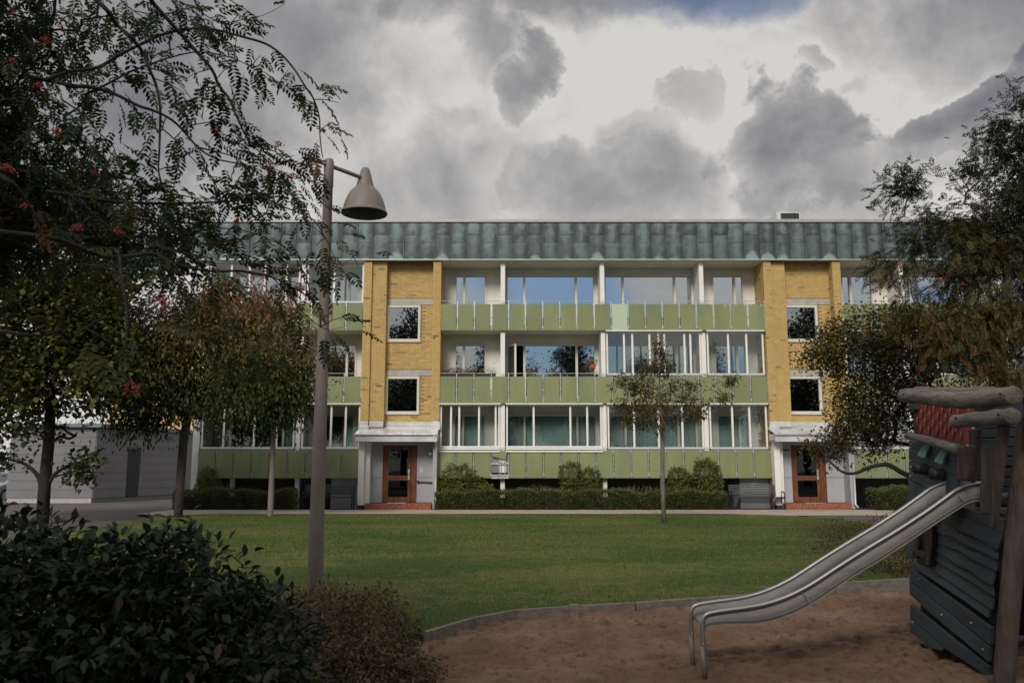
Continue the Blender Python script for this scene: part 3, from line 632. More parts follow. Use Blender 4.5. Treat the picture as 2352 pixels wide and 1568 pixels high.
glazing(3.62, 7.25, 1, [4.3, 4.62, 5.28, 5.62, 5.85, 6.62, 6.85]); glazing(7.48, 9.66, 1, [8.3, 9.0])
glazing(-11.74, -8.22, 0, [-10.9, -9.75, -8.9]); glazing(-7.95, -5.75, 0, [-6.85, -6.3])
glazing(-11.74, -8.22, 2, [-10.9, -10.2, -9.6, -8.75], gap=4); glazing(-7.95, -5.75, 2, [-6.9])
glazing(12.78, 15.05, 0, [13.6, 14.4]); glazing(15.3, 18.9, 0, [16.3, 17.2, 18.1]); glazing(12.78, 15.05, 1, [13.6, 14.4]); glazing(15.3, 18.9, 1, [16.3, 17.2, 18.1])

# stair bays of yellow brick
BW, BH = .25, .0735
brick_stuff = MB(); part_sites = []
def brick_face(o, u, w, z0, z1, nrm, holes=(), parts=False):
    """o: corner (x,y), u: unit direction of the face, nrm: outward normal"""
    r = 0; z = z0
    while z+BH*.6 < z1:
        h = min(BH-.011, z1-z); s = -BW/2*(r % 2)
        while s < w-1e-3:
            a, b = max(0, s), min(w, s+BW-.011)
            if b-a > .03 and not any(a < hb-1e-3 and b > ha+1e-3 and z < hz1-.01 and z+h > hz0+.01 for ha, hb, hz0, hz1 in holes):
                t = 0.0 if rng.random() > .035 else rng.uniform(.4, 1); 
                if t == 0: t = max(0, rng.gauss(.04, .06))
                pr = .010+rng.uniform(0, .003)
                if parts and abs(b-a-(BW-.011)) < 1e-3 and abs(h-(BH-.011)) < 1e-3 and len(part_sites) < 300 and t < .5:
                    part_sites.append((o[0]+u[0]*(a+b)/2, o[1]+u[1]*(a+b)/2, z))
                else:
                    p0 = Vector((o[0]+u[0]*a, o[1]+u[1]*a, z)); p1 = Vector((o[0]+u[0]*b, o[1]+u[1]*b, z)); up = Vector((0, 0, h)); nn = Vector((*nrm, 0))*pr
                    v = len(brick_stuff.v); q = [p0, p1, p1+up, p0+up]; brick_stuff.v += [tuple(x) for x in q]+[tuple(x+nn) for x in q]
                    for fc in ((4, 5, 6, 7), (0, 1, 5, 4), (1, 2, 6, 5), (2, 3, 7, 6), (3, 0, 4, 7)): brick_stuff.f.append(tuple(v+i for i in fc)); brick_stuff.t.append(t)
            s += BW
        z += BH; r += 1
ZB = 3.34
for ti, tx in enumerate(TOWERS):
    xa, xb, xc, xd = tx, tx+.30, tx+.86, tx+2.69; xe = tx+2.99; ys = Y0+.12; yr = Y0+.46
    wz = [(6.43, 7.89), (3.63, 5.10)]; wx0, wx1 = xc+.0, xc+1.31
    zp = 3.09; m_ = MB(); m_.box(xa+.1, xb, Y0+.0, YB+1.5, zp, ROOF0-.006); m_.box(xb, xc, ys, YB+1.5, zp, ROOF0-.006); m_.box(xd, xe-.1, Y0+.0, YB+1.5, zp, ROOF0-.006)
    m_.box(xa, xa+.1, Y0, YB+1.5, 0, ROOF0-.006); m_.box(xe-.1, xe, Y0, YB+1.5, 0, ROOF0-.006); m_.box(xa+.1, xe-.1, yr+.45, yr+.6, 0, zp)
    grid_wall(xc, xd, yr, yr+.2, ZB-.1, ROOF0-.006, [(wx0, wx1, a, b) for a, b in wz], m_)
    m_.build('stair_wall', mat['mortar'], bld)
    hl = [(0, 1.31, a, b) for a, b in wz]+[(0, xd-xc, b+.01, b+.25) for a, b in wz]
    brick_face((xa, Y0), (1, 0), .30, ZB, ROOF0-.01, (0, -1)); brick_face((xd, Y0), (1, 0), .30, ZB, ROOF0-.01, (0, -1))
    brick_face((xb, ys), (1, 0), .56, ZB, ROOF0-.01, (0, -1)); brick_face((xc, yr), (1, 0), xd-xc, ZB, ROOF0-.01, (0, -1), hl, parts=(ti == 0))
    brick_face((xb, Y0), (0, 1), .12, ZB, ROOF0-.01, (1, 0)); brick_face((xc, ys), (0, 1), .34, ZB, ROOF0-.01, (1, 0))
    brick_face((xd, Y0), (0, 1), .46, ZB, ROOF0-.01, (-1, 0)); brick_face((xa, Y0+.1), (0, 1), 1.1, 1.4, ROOF0-.03, (-1, 0)); brick_face((xe, Y0+.1), (0, 1), 1.1, 1.4, ROOF0-.03, (1, 0))
    brick_face((xa, Y0), (1, 0), .06, 1.2, ZB-.2, (0, -1)); brick_face((xe-.1, Y0), (1, 0), .1, 1.2, ZB-.2, (0, -1))
    for a, b in wz:
        bx(xc+.003, xd-.003, yr-.035, yr+.05, b+.012, b+.245).build('lintel', mat['concrete'], bld, bevel=.006)
        fr = MB(); fw = .095; yf = yr-.055
        fr.box(wx0, wx1, yf, yr+.1, b-fw, b); fr.box(wx0-.02, wx1+.02, yf-.02, yr+.1, a, a+fw*1.35)
        fr.box(wx0, wx0+fw, yf, yr+.1, a+fw*1.35, b-fw); fr.box(wx1-fw, wx1, yf, yr+.1, a+fw*1.35, b-fw)
        f = fr.build('stair_window', mat['frame'], bld, bevel=.006)
        bx(wx0+fw, wx1-fw, yr-.0, yr+.012, a+fw*1.35, b-fw).build('pane', mat['glassdark'], f)
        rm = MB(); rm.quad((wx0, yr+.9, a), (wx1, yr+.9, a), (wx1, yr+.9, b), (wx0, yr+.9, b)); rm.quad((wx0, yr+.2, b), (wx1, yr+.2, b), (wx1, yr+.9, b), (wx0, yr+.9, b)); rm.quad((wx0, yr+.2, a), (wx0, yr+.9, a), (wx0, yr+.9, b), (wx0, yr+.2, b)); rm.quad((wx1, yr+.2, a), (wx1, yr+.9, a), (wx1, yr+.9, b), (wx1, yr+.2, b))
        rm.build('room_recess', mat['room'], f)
    # entrance porch: flashing, canopy, walls, door, steps
    fl = MB(); fl.box(xa-.02, xb, Y0-.03, Y0-.014, ZB-.26, ZB+.0); fl.box(xb, xc, ys-.03, ys-.012, ZB-.2, ZB); fl.box(xc, xd, yr-.03, yr-.012, ZB-.16, ZB); fl.box(xd, xe+.02, Y0-.03, Y0-.014, ZB-.26, ZB)
    fl.box(xa-.04, xa+.34, Y0-.07, Y0-.031, ZB-.30, ZB-.16); fl.box(xd-.02, xe+.04, Y0-.07, Y0-.031, ZB-.30, ZB-.12)
    fl.build('wall_flashing', mat['metalroof'], bld, bevel=.008)
    cx0, cx1 = xa-.05, xe-.02; yfz = 31.28; zb_, zf = 3.10, 2.86
    can = MB().prism([(cx0, yfz, zf-.02), (cx1, yfz, zf-.02), (cx1, yr, zb_+.06), (cx0, yr, zb_+.06)], (0, 0, .02))
    co = can.build('canopy_roof', mat['metalroof'], bld)
    ns = 6
    for i in range(ns+1):
        x = cx0+.1+(cx1-cx0-.2)*i/ns; MB().prism([(x-.012+.12, yfz, zf), (x+.012+.12, yfz, zf), (x+.012-.0, yr-.05, zb_+.06), (x-.012, yr-.05, zb_+.06)], (0, 0, .03)).build('roof_seam', mat['metalroof'], co)
    gt = MB().box(cx0-.03, cx1+.03, yfz-.07, yfz-.002, zf-.06, zf-.0); gt.build('gutter', mat['steel'], co, bevel=.012)
    bx(cx0, cx1, yfz, yfz+.03, zf-.29, zf-.063).build('canopy_fascia', mat['metalroof'], co)
    bx(cx0, cx1, yfz+.032, yr, zf-.27, zf-.24).build('canopy_soffit', mat['grey'], co)
    sw = MB(); sw.box(cx0, cx0+.03, yfz+.03, Y0-.03, zf-.29, zf+.0); sw.box(cx1-.03, cx1, yfz+.03, Y0-.03, zf-.29, zf); sw.build('canopy_cheek', mat['metalroof'], co)
    zs = .335
    pw = MB(); pw.box(xa+.02, xa+.24, 31.72, yr, .12, zf-.275); pw.box(xa+.24, xa+.42, 31.95, yr, .12, zf-.275)
    pw.build('porch_pilaster', mat['paint'], bld, bevel=.01)
    ph = MB(); ph.box(xa+.42, xc-.02, yr-.14, yr-.05, zs, 1.245); ph.box(xa+.42, xc-.02, yr-.14, yr-.05, 1.26, zf-.245)
    ph.box(xc+1.28, xe-.2, yr-.14, yr-.05, zs, 1.245); ph.box(xc+1.28, xe-.2, yr-.14, yr-.05, 1.26, zf-.245); ph.box(xc-.02, xc+1.28, yr-.14, yr-.05, 2.46, zf-.245)
    ph.build('porch_wall', mat['grey'], bld)
    bx(xe-.2, xe-.03, 31.72, yr, .12, zf-.275).build('porch_side_wall', mat['grey'], bld)
    # door
    dx0 = xc; dx1 = xc+1.26; dy = yr-.10; zt = 2.45
    dl = dx1-.22
    d = MB(); d.box(dx0, dl, dy, dy+.05, zs, zs+.20); d.box(dx0, dl, dy, dy+.05, zs+.81, zs+.99); d.box(dx0, dl, dy, dy+.05, zs+1.95, zt)
    for a_, b_ in ((dx0, dx0+.20), (dx0+.93, dl)): d.box(a_, b_, dy, dy+.05, zs+.20, zs+.81); d.box(a_, b_, dy, dy+.05, zs+.99, zs+1.95)
    do = d.build('entrance_door', mat['door'], bld, bevel=.006)
    for a_, b_ in ((.2, .81), (.99, 1.95)): bx(dx0+.2, dx0+.93, dy+.02, dy+.03, zs+a_, zs+b_).build('pane', mat['doorglass'], do)
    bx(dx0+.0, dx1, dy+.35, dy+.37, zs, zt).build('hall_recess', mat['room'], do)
    bx(dl+.012, dx1, dy+.006, dy+.05, zs, zt).build('side_panel', mat['door'], do, bevel=.005)
    fm = MB(); fm.box(dx0-.03, dx0-.002, dy-.03, dy+.06, zs, zt); fm.box(dx1+.002, dx1+.03, dy-.03, dy+.06, zs, zt); fm.box(dx0-.03, dx1+.03, dy-.03, dy+.06, zt+.002, zt+.035); fm.build('door_frame', mat['door'], do)
    hd = MB().tube([(dl-.07, dy, zs+1.16), (dl-.07, dy-.05, zs+1.16), (dl-.07, dy-.05, zs+.98), (dl-.07, dy, zs+.98)], .012, 6); hd.box(dl-.10, dl-.04, dy-.01, dy-.001, zs+.85, zs+1.22); hd.build('handle', mat['steel'], do)
    hg = MB()
    for q in (.2, 1.0, 1.75): hg.box(dx0-.012, dx0+.008, dy-.02, dy, zs+q, zs+q+.1)
    hg.build('hinge', mat['darkgap'], do)
    bx(dx1+.14, dx1+.24, yr-.155, yr-.141, 1.45, 1.6).build('intercom', mat['steel'], bld)
    gl = MB().tube([(xe-.34, yr-.14, 2.2), (xe-.34, yr-.24, 2.2)], .02, 6); wl = gl.build('wall_lamp', mat['steel'], bld)
    MB().ball((xe-.34, yr-.29, 2.15), .075, 12, 8).build('lamp_globe', M('frosted_globe', (.75, .75, .72), .3, bump=0), wl, smooth=True)
    if ti == 0: MB().tube([(dx1+.05, yr-.2, 1.10), (xe-.2, yr-.2, 1.07)], .022, 8).ball((dx1+.07, yr-.2, 1.10), .05).build('handrail', mat['blackmetal'], bld)
    else: MB().tube([(dx0-.5, yr-.2, 2.3), (dx0-.1, yr-.2, 2.28)], .02, 8).build('handrail', mat['darkgap'], bld)
    dp = MB().tube([(xe-.12, yfz-.03, zf-.05), (xe-.10, yfz+.05, zf-.2), (xe-.08, 31.62, zf-.42), (xe-.08, 31.66, .3), (xe-.02, 31.55, .16)], .04, 10); dp.build('downpipe', mat['metalroof'], bld, smooth=True)
    st = bx(xa+.36, xe-.24, 31.612, yr-.05, .08, .325-.014).build('entrance_step', mat['concrete'], bld)
    sx0, sx1 = xa+.34, xe-.22; rb = {}
    def rbm(w, dpt, h):
        key = (round(w, 3), dpt, h)
        if key not in rb: rb[key] = MB().box(0, w, 0, dpt, 0, h).mesh('step_brick', mat['redbrick'])
        return rb[key]
    nb = 9; w = (sx1-sx0)/nb
    for r_, (yy, zz, dpt, h) in enumerate(((31.58, .105, .12, .045), (31.60, .155, .12, .075), (31.60, .236, .12, .075))):
        for i in range(nb+(r_ % 2)):
            a_ = sx0+(i-.5*(r_ % 2))*w; b_ = a_+w-.014; a_ = max(a_, sx0); b_ = min(b_, sx1-.014)
            if b_-a_ > .04: put('step_brick', rbm(b_-a_, dpt, h), st, (a_, yy+rng.uniform(-.003, .003), zz))
    for i in range(nb):      # treads
        put('step_brick', rbm(w-.014, yr-.07-31.73, .02), st, (sx0+i*w, 31.725, .30))
    bx(dx0+.25, dx1-.3, 31.70, 31.95, .322, .345).build('foot_grating', mat['steel'], bld)
    bx(xa+.02, xa+.26, 31.66, 31.95, .06, .26).build('pilaster_base', mat['darkgap'], bld)
so = brick_stuff.build('brickwork', mat['brick'], bld); so['kind'] = 'stuff'
bms = []
for q in range(6):
    b_ = MB().box(-(BW-.011)/2, (BW-.011)/2, -.011, .0, 0, BH-.011, .02+.05*q); bms.append(b_.mesh('brick', mat['brick']))
for (x, y, z) in part_sites: put('brick', rng.choice(bms), bld, (x, y-rng.uniform(0, .002), z))
#PART2
# ------------------------------------------------------------------ foliage tools
T_SIMPLE = (np.array([(0, 0, 0), (.45, .5, .07), (1, 0, -.05), (.45, -.5, .07)], 'f'), np.array([(0, 1, 2), (0, 2, 3)]))
T_NEAR = (np.array([(0, 0, 0), (.22, .34, .07), (.55, .47, .08), (.85, .22, .0), (1.05, 0, -.10), (.85, -.22, 0), (.55, -.47, .08), (.22, -.34, .07), (.33, 0, 0), (.68, 0, -.02)], 'f'),
          np.array([(0, 8, 1), (1, 8, 9), (1, 9, 2), (2, 9, 3), (3, 9, 4), (4, 9, 5), (5, 9, 6), (6, 9, 7), (7, 9, 8), (7, 8, 0)]))
def pinnate(pairs=6, ll=.30, lw=.11, arch=.25, seed=0):
    r = random.Random(seed); V = []; Fc = []
    def leaf(p, d, up, L, W):
        d = Vector(d).normalized(); s = d.cross(Vector(up)).normalized(); u = s.cross(d); p = Vector(p); n = len(V)
        for (a, b, c) in ((0, 0, 0), (.4, .5, .1), (.8, .38, .05), (1, 0, -.1), (.8, -.38, .05), (.4, -.5, .1)): V.append(tuple(p+d*a*L+s*b*W+u*c*L))
        Fc.extend([(n, n+1, n+2), (n, n+2, n+3), (n, n+3, n+4), (n, n+4, n+5)])
    pos = lambda t: Vector((t, 0, -arch*t*t))
    for i in range(pairs):
        t = .22+.70*i/(pairs-1) if pairs > 1 else .5; k = math.sin(math.pi*(.25+.6*i/pairs))
        for s in (-1, 1): leaf(pos(t), (.45+r.uniform(-.1, .1), s, -.25+r.uniform(-.35, .2)), (0, 0, 1), ll*k*r.uniform(.9, 1.1), lw*r.uniform(.9, 1.15))
    leaf(pos(.95), (1, 0, -.4), (0, 0, 1), ll*.95, lw)
    n = len(V)
    for i in range(5):
        for j in range(3):
            q = pos(i/4); a = 2*math.pi*j/3; V.append((q.x, q.y+.008*math.cos(a), q.z+.008*math.sin(a)))
    for i in range(4):
        for j in range(3):
            a, b = n+i*3+j, n+i*3+(j+1) % 3; Fc += [(a, b, b+3), (a, b+3, a+3)]
    return np.array(V, 'f'), np.array(Fc)
T_PIN = pinnate(); T_PINLOW = pinnate(5)
def unit(a): return a/np.maximum(np.linalg.norm(a, axis=1, keepdims=True), 1e-6)
def frames(D, roll):
    D = unit(D); up = np.tile(np.array([0, 0, 1.0]), (len(D), 1)); S = np.cross(D, up)
    bad = np.linalg.norm(S, axis=1) < .1; S[bad] = (1, 0, 0); S = unit(S); U = np.cross(S, D)
    c, s = np.cos(roll)[:, None], np.sin(roll)[:, None]
    return D, S*c+U*s, U*c-S*s
def foliage(name, P, D, L, W, tint, m, parent=None, templ=T_SIMPLE, roll=None, o=(0, 0, 0)):
    n = len(P); roll = nr.uniform(-.7, .7, n) if roll is None else roll
    D, S, U = frames(D, roll); L = np.broadcast_to(L, (n,)); W = np.broadcast_to(W, (n,)); T, Fc = templ
    V = P[:, None, :]+D[:, None, :]*(T[None, :, 0:1]*L[:, None, None])+S[:, None, :]*(T[None, :, 1:2]*W[:, None, None])+U[:, None, :]*(T[None, :, 2:3]*L[:, None, None])
    Fa = (Fc[None]+(np.arange(n)*len(T))[:, None, None]).reshape(-1, 3)
    me = np_mesh(name, V.reshape(-1, 3), Fa, m, np.repeat(np.clip(tint, 0, 1), len(Fc)), o)
    return me
def ell(c, r, n, pw=.45):
    d = unit(nr.normal(size=(n, 3))); q = nr.uniform(0, 1, n)**pw
    return np.array(c)+d*q[:, None]*np.array(r)
def skeleton(trunk, targets, rtip=.006, sub=3, wob=.05, pw=.46, rbase=None, pull=.35, seed=0):
    g = np.random.default_rng(seed)
    pos = [np.array(p, float) for p in trunk]; par = [-1]+list(range(len(trunk)-1)); nt = len(trunk)
    root = pos[-1]; T = np.array(targets); T = T[np.argsort(np.linalg.norm(T-pos[min(len(pos)-1, nt//2)], axis=1))]
    ends = []
    for t in T:
        A = np.array(pos); d = np.linalg.norm(A-t, axis=1); depth = np.linalg.norm(A-root, axis=1)
        up = np.maximum(0, A[:, 2]-t[2])           # branches rise: avoid hanging from above
        j = int(np.argmin(d+pull*up+(np.arange(len(A)) < nt//3)*3)); a = pos[j]; last = j
        for k in range(1, sub+1):
            f = k/sub; p = a+(t-a)*f; bow = math.sin(f*math.pi)
            if k < sub: p = p+g.normal(size=3)*wob*np.linalg.norm(t-a)+np.array([0, 0, .10*bow*np.linalg.norm(t-a)])
            pos.append(p); par.append(last); last = len(pos)-1
        ends.append(last)
    cnt = np.zeros(len(pos)); cnt[ends] = 1
    for i in range(len(pos)-1, 0, -1):
        if par[i] >= 0: cnt[par[i]] += cnt[i]
    rad = rtip*np.maximum(cnt, 1)**pw
    if rbase: rad *= 1; k = rbase/rad[0]; rad[:nt] = rad[:nt]*np.linspace(k, max(1, k*.6), nt); rad = np.minimum(rad, rbase)
    return np.array(pos), np.array(par), rad, ends
def limbs_mesh(name, pos, par, rad, m, n=5, o=(0, 0, 0), sel=None):
    idx = [i for i in range(len(pos)) if par[i] >= 0 and (sel is None or sel(i))]
    a = pos[par[idx]]; b = pos[idx]; ra = rad[par[idx]]; rb = rad[idx]; ra = np.minimum(ra, rb*1.6)
    D = unit(b-a); ref = np.where(np.abs(D[:, 2:3]) > .9, np.array([[1.0, 0, 0]]), np.array([[0, 0, 1.0]])); S = unit(np.cross(D, ref)); U = np.cross(S, D)
    th = np.arange(n)*2*math.pi/n; ring = S[:, None, :]*np.cos(th)[None, :, None]+U[:, None, :]*np.sin(th)[None, :, None]
    V = np.concatenate([a[:, None]+ring*ra[:, None, None], (b+D*rb[:, None]*.4)[:, None]+ring*rb[:, None, None]], 1).reshape(-1, 3)
    k = np.arange(n); k2 = (k+1) % n; q = np.stack([k, k2, k2+n, k+n], 1); Fa = (q[None]+(np.arange(len(idx))*2*n)[:, None, None]).reshape(-1, 4)
    return np_mesh(name, V, Fa, m, None, o, smooth=True)
def scatter(ends_pos, per, spread, droop=0.0, outc=None):
    P = np.repeat(ends_pos, per, 0)+nr.normal(size=(len(ends_pos)*per, 3))*spread
    D = nr.normal(size=P.shape)*.8
    if outc is not None: D += unit(P-np.array(outc))*.7
    D[:, 2] -= droop
    return P, D
def tree(name, label, base, trunk, targets, leafm, barkm, per, spread, L, W, droop=0, rbase=.1, rtip=.006, tintf=None, group=None, templ=T_SIMPLE, wob=.06, cat='tree', n=6, seed=1, sub=3, pull=.35):
    t = thing(name, base, label, cat, group); o = Vector(base)
    pos, par, rad, ends = skeleton(trunk, targets, rtip, sub, wob, rbase=rbase, seed=seed, pull=pull); nt = len(trunk)
    MB().tube([tuple(p) for p in pos[:nt]], [float(r) for r in rad[:nt]], 10).build('trunk', barkm, t, smooth=True)
    put('limbs', limbs_mesh('limbs', pos, par, rad, barkm, n, o, sel=lambda i: i >= nt), t, o)['kind'] = 'stuff'
    nodes = pos[[i for i in range(nt, len(pos)) if rad[i] < rtip*2.2]]
    P, D = scatter(nodes, per, spread, droop, base[:2]+(np.mean(targets, 0)[2],))
    z = P[:, 2]; zz = (z-z.min())/(z.max()-z.min()); tint = tintf(P, zz) if tintf else np.clip(nr.normal(.4, .22, len(P)), 0, 1)
    sz = nr.uniform(.7, 1.25, len(P))
    put('crown', foliage('crown', P, D, L*sz, W*sz, tint, leafm, templ=templ, o=o), t, o)
    return t, pos, par, rad
def lerp_path(pts, n=8):
    pts = [Vector(p) for p in pts]; out = []
    for i in range(len(pts)-1):
        p0 = pts[max(i-1, 0)]; p1, p2 = pts[i], pts[i+1]; p3 = pts[min(i+2, len(pts)-1)]
        for k in range(n):
            t = k/n; out.append(.5*((2*p1)+(p2-p0)*t+(2*p0-5*p1+4*p2-p3)*t*t+(3*p1-p0-3*p2+p3)*t*t*t))
    return out+[pts[-1]]

# ------------------------------------------------------------------ trees in the middle distance
g1 = np.concatenate([ell((-13.4, 23.7, 6.2), (3.0, 2.5, 3.2), 190), ell((-12.2, 23.3, 3.9), (2.0, 1.5, .9), 60), ell((-15.3, 23.7, 4.2), (2.4, 2, 1.5), 80), ell((-12.2, 23.0, 5.6), (1.6, 1.2, 1.8), 70), ell((-13.2, 23.7, 6.0), (3.6, 2.8, 3.9), 60, .1)])
tA, *_ = tree('broadleaf_tree', 'dark trunked tree with yellow green leaves beside the grey garage', (-12.9, 23.7, .08),
     [(-12.9, 23.7, .05), (-12.92, 23.7, 1.2), (-12.9, 23.7, 2.2), (-12.95, 23.75, 3.2), (-13.0, 23.8, 4.4), (-13.0, 23.7, 5.6)], g1, mat['Lmap'], mat['barkdark'], 34, .32, .17, .13, .2, rbase=.17, rtip=.007, pull=.8, seed=3)
for bp_ in (((97, 1128), (88, 1095), (62, 1068), (25, 1055), (-15, 1050)), ((104, 1132), (118, 1098), (140, 1078), (175, 1062), (215, 1058)), ((122, 1094), (150, 1088), (175, 1083), (195, 1088))):
    cc_ = lerp_path([atY(*p, 23.7) for p in bp_], 5); MB().tube(cc_, np.linspace(.075 if bp_[0][0] < 110 else .03, .018 if bp_[0][0] < 110 else .01, len(cc_)).tolist(), 7).build('low_limb', mat['barkdark'], tA, smooth=True)
    P_ = np.array([tuple(cc_[-1-k]) for k in range(6) for _ in range(26)])+nr.normal(size=(156, 3))*.2; D_ = nr.normal(size=P_.shape); D_[:, 2] -= .5
    put('low_leaves', foliage('low_leaves', P_, D_, .17, .12, nr.uniform(0, .6, 156), mat['Lmap'], o=wpos(tA)), tA, wpos(tA))['kind'] = 'stuff'
g2 = np.concatenate([ell((-9.1, 25.8, 4.9), (2.7, 2.0, 1.9), 230), ell((-8.7, 25.8, 6.3), (1.6, 1.3, .9), 60), ell((-10.9, 25.6, 4.6), (1.5, 1.4, 1.9), 110), ell((-7.6, 25.6, 3.6), (1.5, 1.2, .6), 60), ell((-7.6, 25.5, 5.0), (1.4, 1.2, 1.2), 70), ell((-11.2, 25.4, 3.1), (1.2, .9, .4), 16), ell((-11.9, 25.4, 5.3), (1.3, 1.2, 1.6), 70), ell((-7.0, 25.5, 4.2), (.9, 1, .9), 40), ell((-9.2, 25.8, 4.9), (3.3, 2.3, 2.4), 60, .1), ell((-6.9, 25.6, 3.3), (.7, .5, .2), 12)])
def tB(P, z): return np.clip((z-.55)*1.3+nr.normal(.36, .22, len(P)), 0, 1)
tree('ornamental_cherry', 'cherry tree with drooping leaves turning red at its top', (-9.98, 25.77, .1),
     [(-9.98, 25.77, .05), (-9.97, 25.77, 1.2), (-9.95, 25.77, 2.5), (-9.85, 25.77, 3.2), (-9.7, 25.77, 4.0), (-9.5, 25.8, 4.8)], g2, mat['Lyel'], mat['bark'], 30, .30, .15, .062, 1.3, rbase=.13, rtip=.006, pull=.8, tintf=tB, seed=5)
g3 = np.concatenate([ell((3.95, 23.4, 3.45), (.85, .8, .95), 66), ell((5.05, 23.3, 3.45), (1.0, .6, .55), 54), ell((3.3, 23.4, 3.9), (.6, .5, .3), 20), ell((4.12, 23.4, 4.75), (.2, .2, .4), 14), ell((4.1, 23.4, 4.25), (.5, .4, .4), 24), ell((3.3, 23.4, 2.9), (.45, .35, .25), 9), ell((4.9, 23.4, 2.95), (.5, .35, .25), 12), ell((5.95, 23.3, 4.0), (.4, .3, .12), 9), ell((3.15, 23.4, 3.3), (.4, .3, .12), 8)])
tree('young_tree', 'slender young tree standing on the lawn before the balconies', (4.12, 23.36, .1),
     [(4.12, 23.36, .05), (4.10, 23.36, 1.2), (4.13, 23.36, 2.3), (4.12, 23.36, 3.0), (4.08, 23.36, 3.8), (4.12, 23.36, 4.7)], g3, mat['Lyoung'], mat['barkgrey'], 11, .09, .11, .042, .5, rbase=.065, rtip=.0034, pull=.75, wob=.035, tintf=lambda P, z: np.clip(nr.normal(.45, .28, len(P)), 0, 1), seed=7)
g4 = np.concatenate([ell((7.5, 17, 3.9), (1.35, 1.1, .95), 130), ell((7.3, 17, 2.7), (.9, .9, .9), 90), ell((6.4, 16.8, 3.7), (.55, .5, .45), 26), ell((6.35, 16.8, 2.05), (.45, .35, .25), 12), ell((8.4, 17, 3.3), (.9, .9, 1.2), 60)])
t4, *_ = tree('hawthorn_tree', 'crooked small leaved tree between the right entrance and the play boat', (8.7, 17, .04),
     [(8.7, 17, .0), (8.62, 17, .7), (8.5, 17, 1.4), (8.35, 17, 2.0), (8.2, 17, 2.7), (8.1, 17, 3.3)], g4, mat['Lrow2'], mat['barkdark'], 34, .16, .075, .048, .1, rbase=.13, rtip=.004, pull=.9, seed=9, wob=.10, tintf=lambda P, z: np.clip(nr.normal(.4, .3, len(P)), 0, 1))
cb = lerp_path([atY(*p, 16.6) for p in ((1875, 1020), (1905, 1058), (1935, 1083), (1965, 1086), (2000, 1072), (2040, 1067), (2075, 1086), (2120, 1100), (2170, 1080))]+[Vector((8.55, 17, 1.3))], 5)
MB().tube(cb, np.linspace(.012, .07, len(cb)).tolist(), 7).build('low_branch', mat['barkdark'], t4, smooth=True)
g5 = np.concatenate([ell((9.3, 14.3, 5.3), (1.9, 1.5, 2.3), 210), ell((9.0, 14.1, 7.35), (.75, .8, 1.0), 50), ell((7.5, 14, 5.2), (.9, .8, .7), 46), ell((6.75, 14, 6.35), (.35, .4, .18), 12), ell((7.1, 13.9, 4.0), (1.0, .8, .55), 40), ell((7.0, 14, 5.6), (.5, .5, .35), 14),
                     ell((9.0, 14, 3.5), (1.7, 1.3, .9), 80), ell((6.5, 14, 5.0), (.5, .4, .25), 10), ell((7.9, 14, 6.6), (.3, .3, .35), 9), ell((9.5, 14, 6.7), (1.1, 1, 1.0), 90), ell((8.5, 14, 5.7), (.8, .8, .8), 50), ell((8.8, 14, 4.6), (1.4, 1.2, 1.2), 90), ell((7.6, 14, 3.7), (1.0, .9, .7), 50)])
t5, pos5, par5, rad5 = tree('rowan_tree', 'rowan tree with red berries rising behind the play boat', (8.05, 14, 0),
     [(8.2, 14, -.05), (8.15, 14, 1.2), (8.1, 14, 2.4), (8.15, 14, 3.4), (8.25, 14, 4.4), (8.6, 14, 5.4), (8.8, 14, 6.4)], g5, mat['Lrow2'], mat['bark'], 9, .15, .17, .17, .45, rbase=.11, rtip=.0038, pull=1.5, wob=.035, templ=T_PINLOW, seed=12, tintf=lambda P, z: np.clip(.75-z*.9+nr.normal(0, .22, len(P)), 0, 1))
def berries(c, parent, n, spread, r, hang=.0):
    b = MB()
    for _ in range(n):
        p = (c[0]+rng.gauss(0, spread), c[1]+rng.gauss(0, spread), c[2]-abs(rng.gauss(0, spread))*.7); b.ball(p, r*rng.uniform(.85, 1.1), 6, 4); b.tube([(c[0], c[1], c[2]+spread*1.2), p], .0007, 3, cap=False)
    return b.build('berry_cluster', mat['berry'], parent, smooth=True)
for px, py in ((2240, 745), (2195, 845), (2245, 800), (2320, 660), (2345, 760), (2270, 900), (2100, 650), (2210, 650), (2165, 640), (2065, 608), (2120, 622), (2290, 840), (2130, 760), (2300, 560), (2180, 480)): berries(atY(px, py, 13.4), t5, 9, .026, .0075)

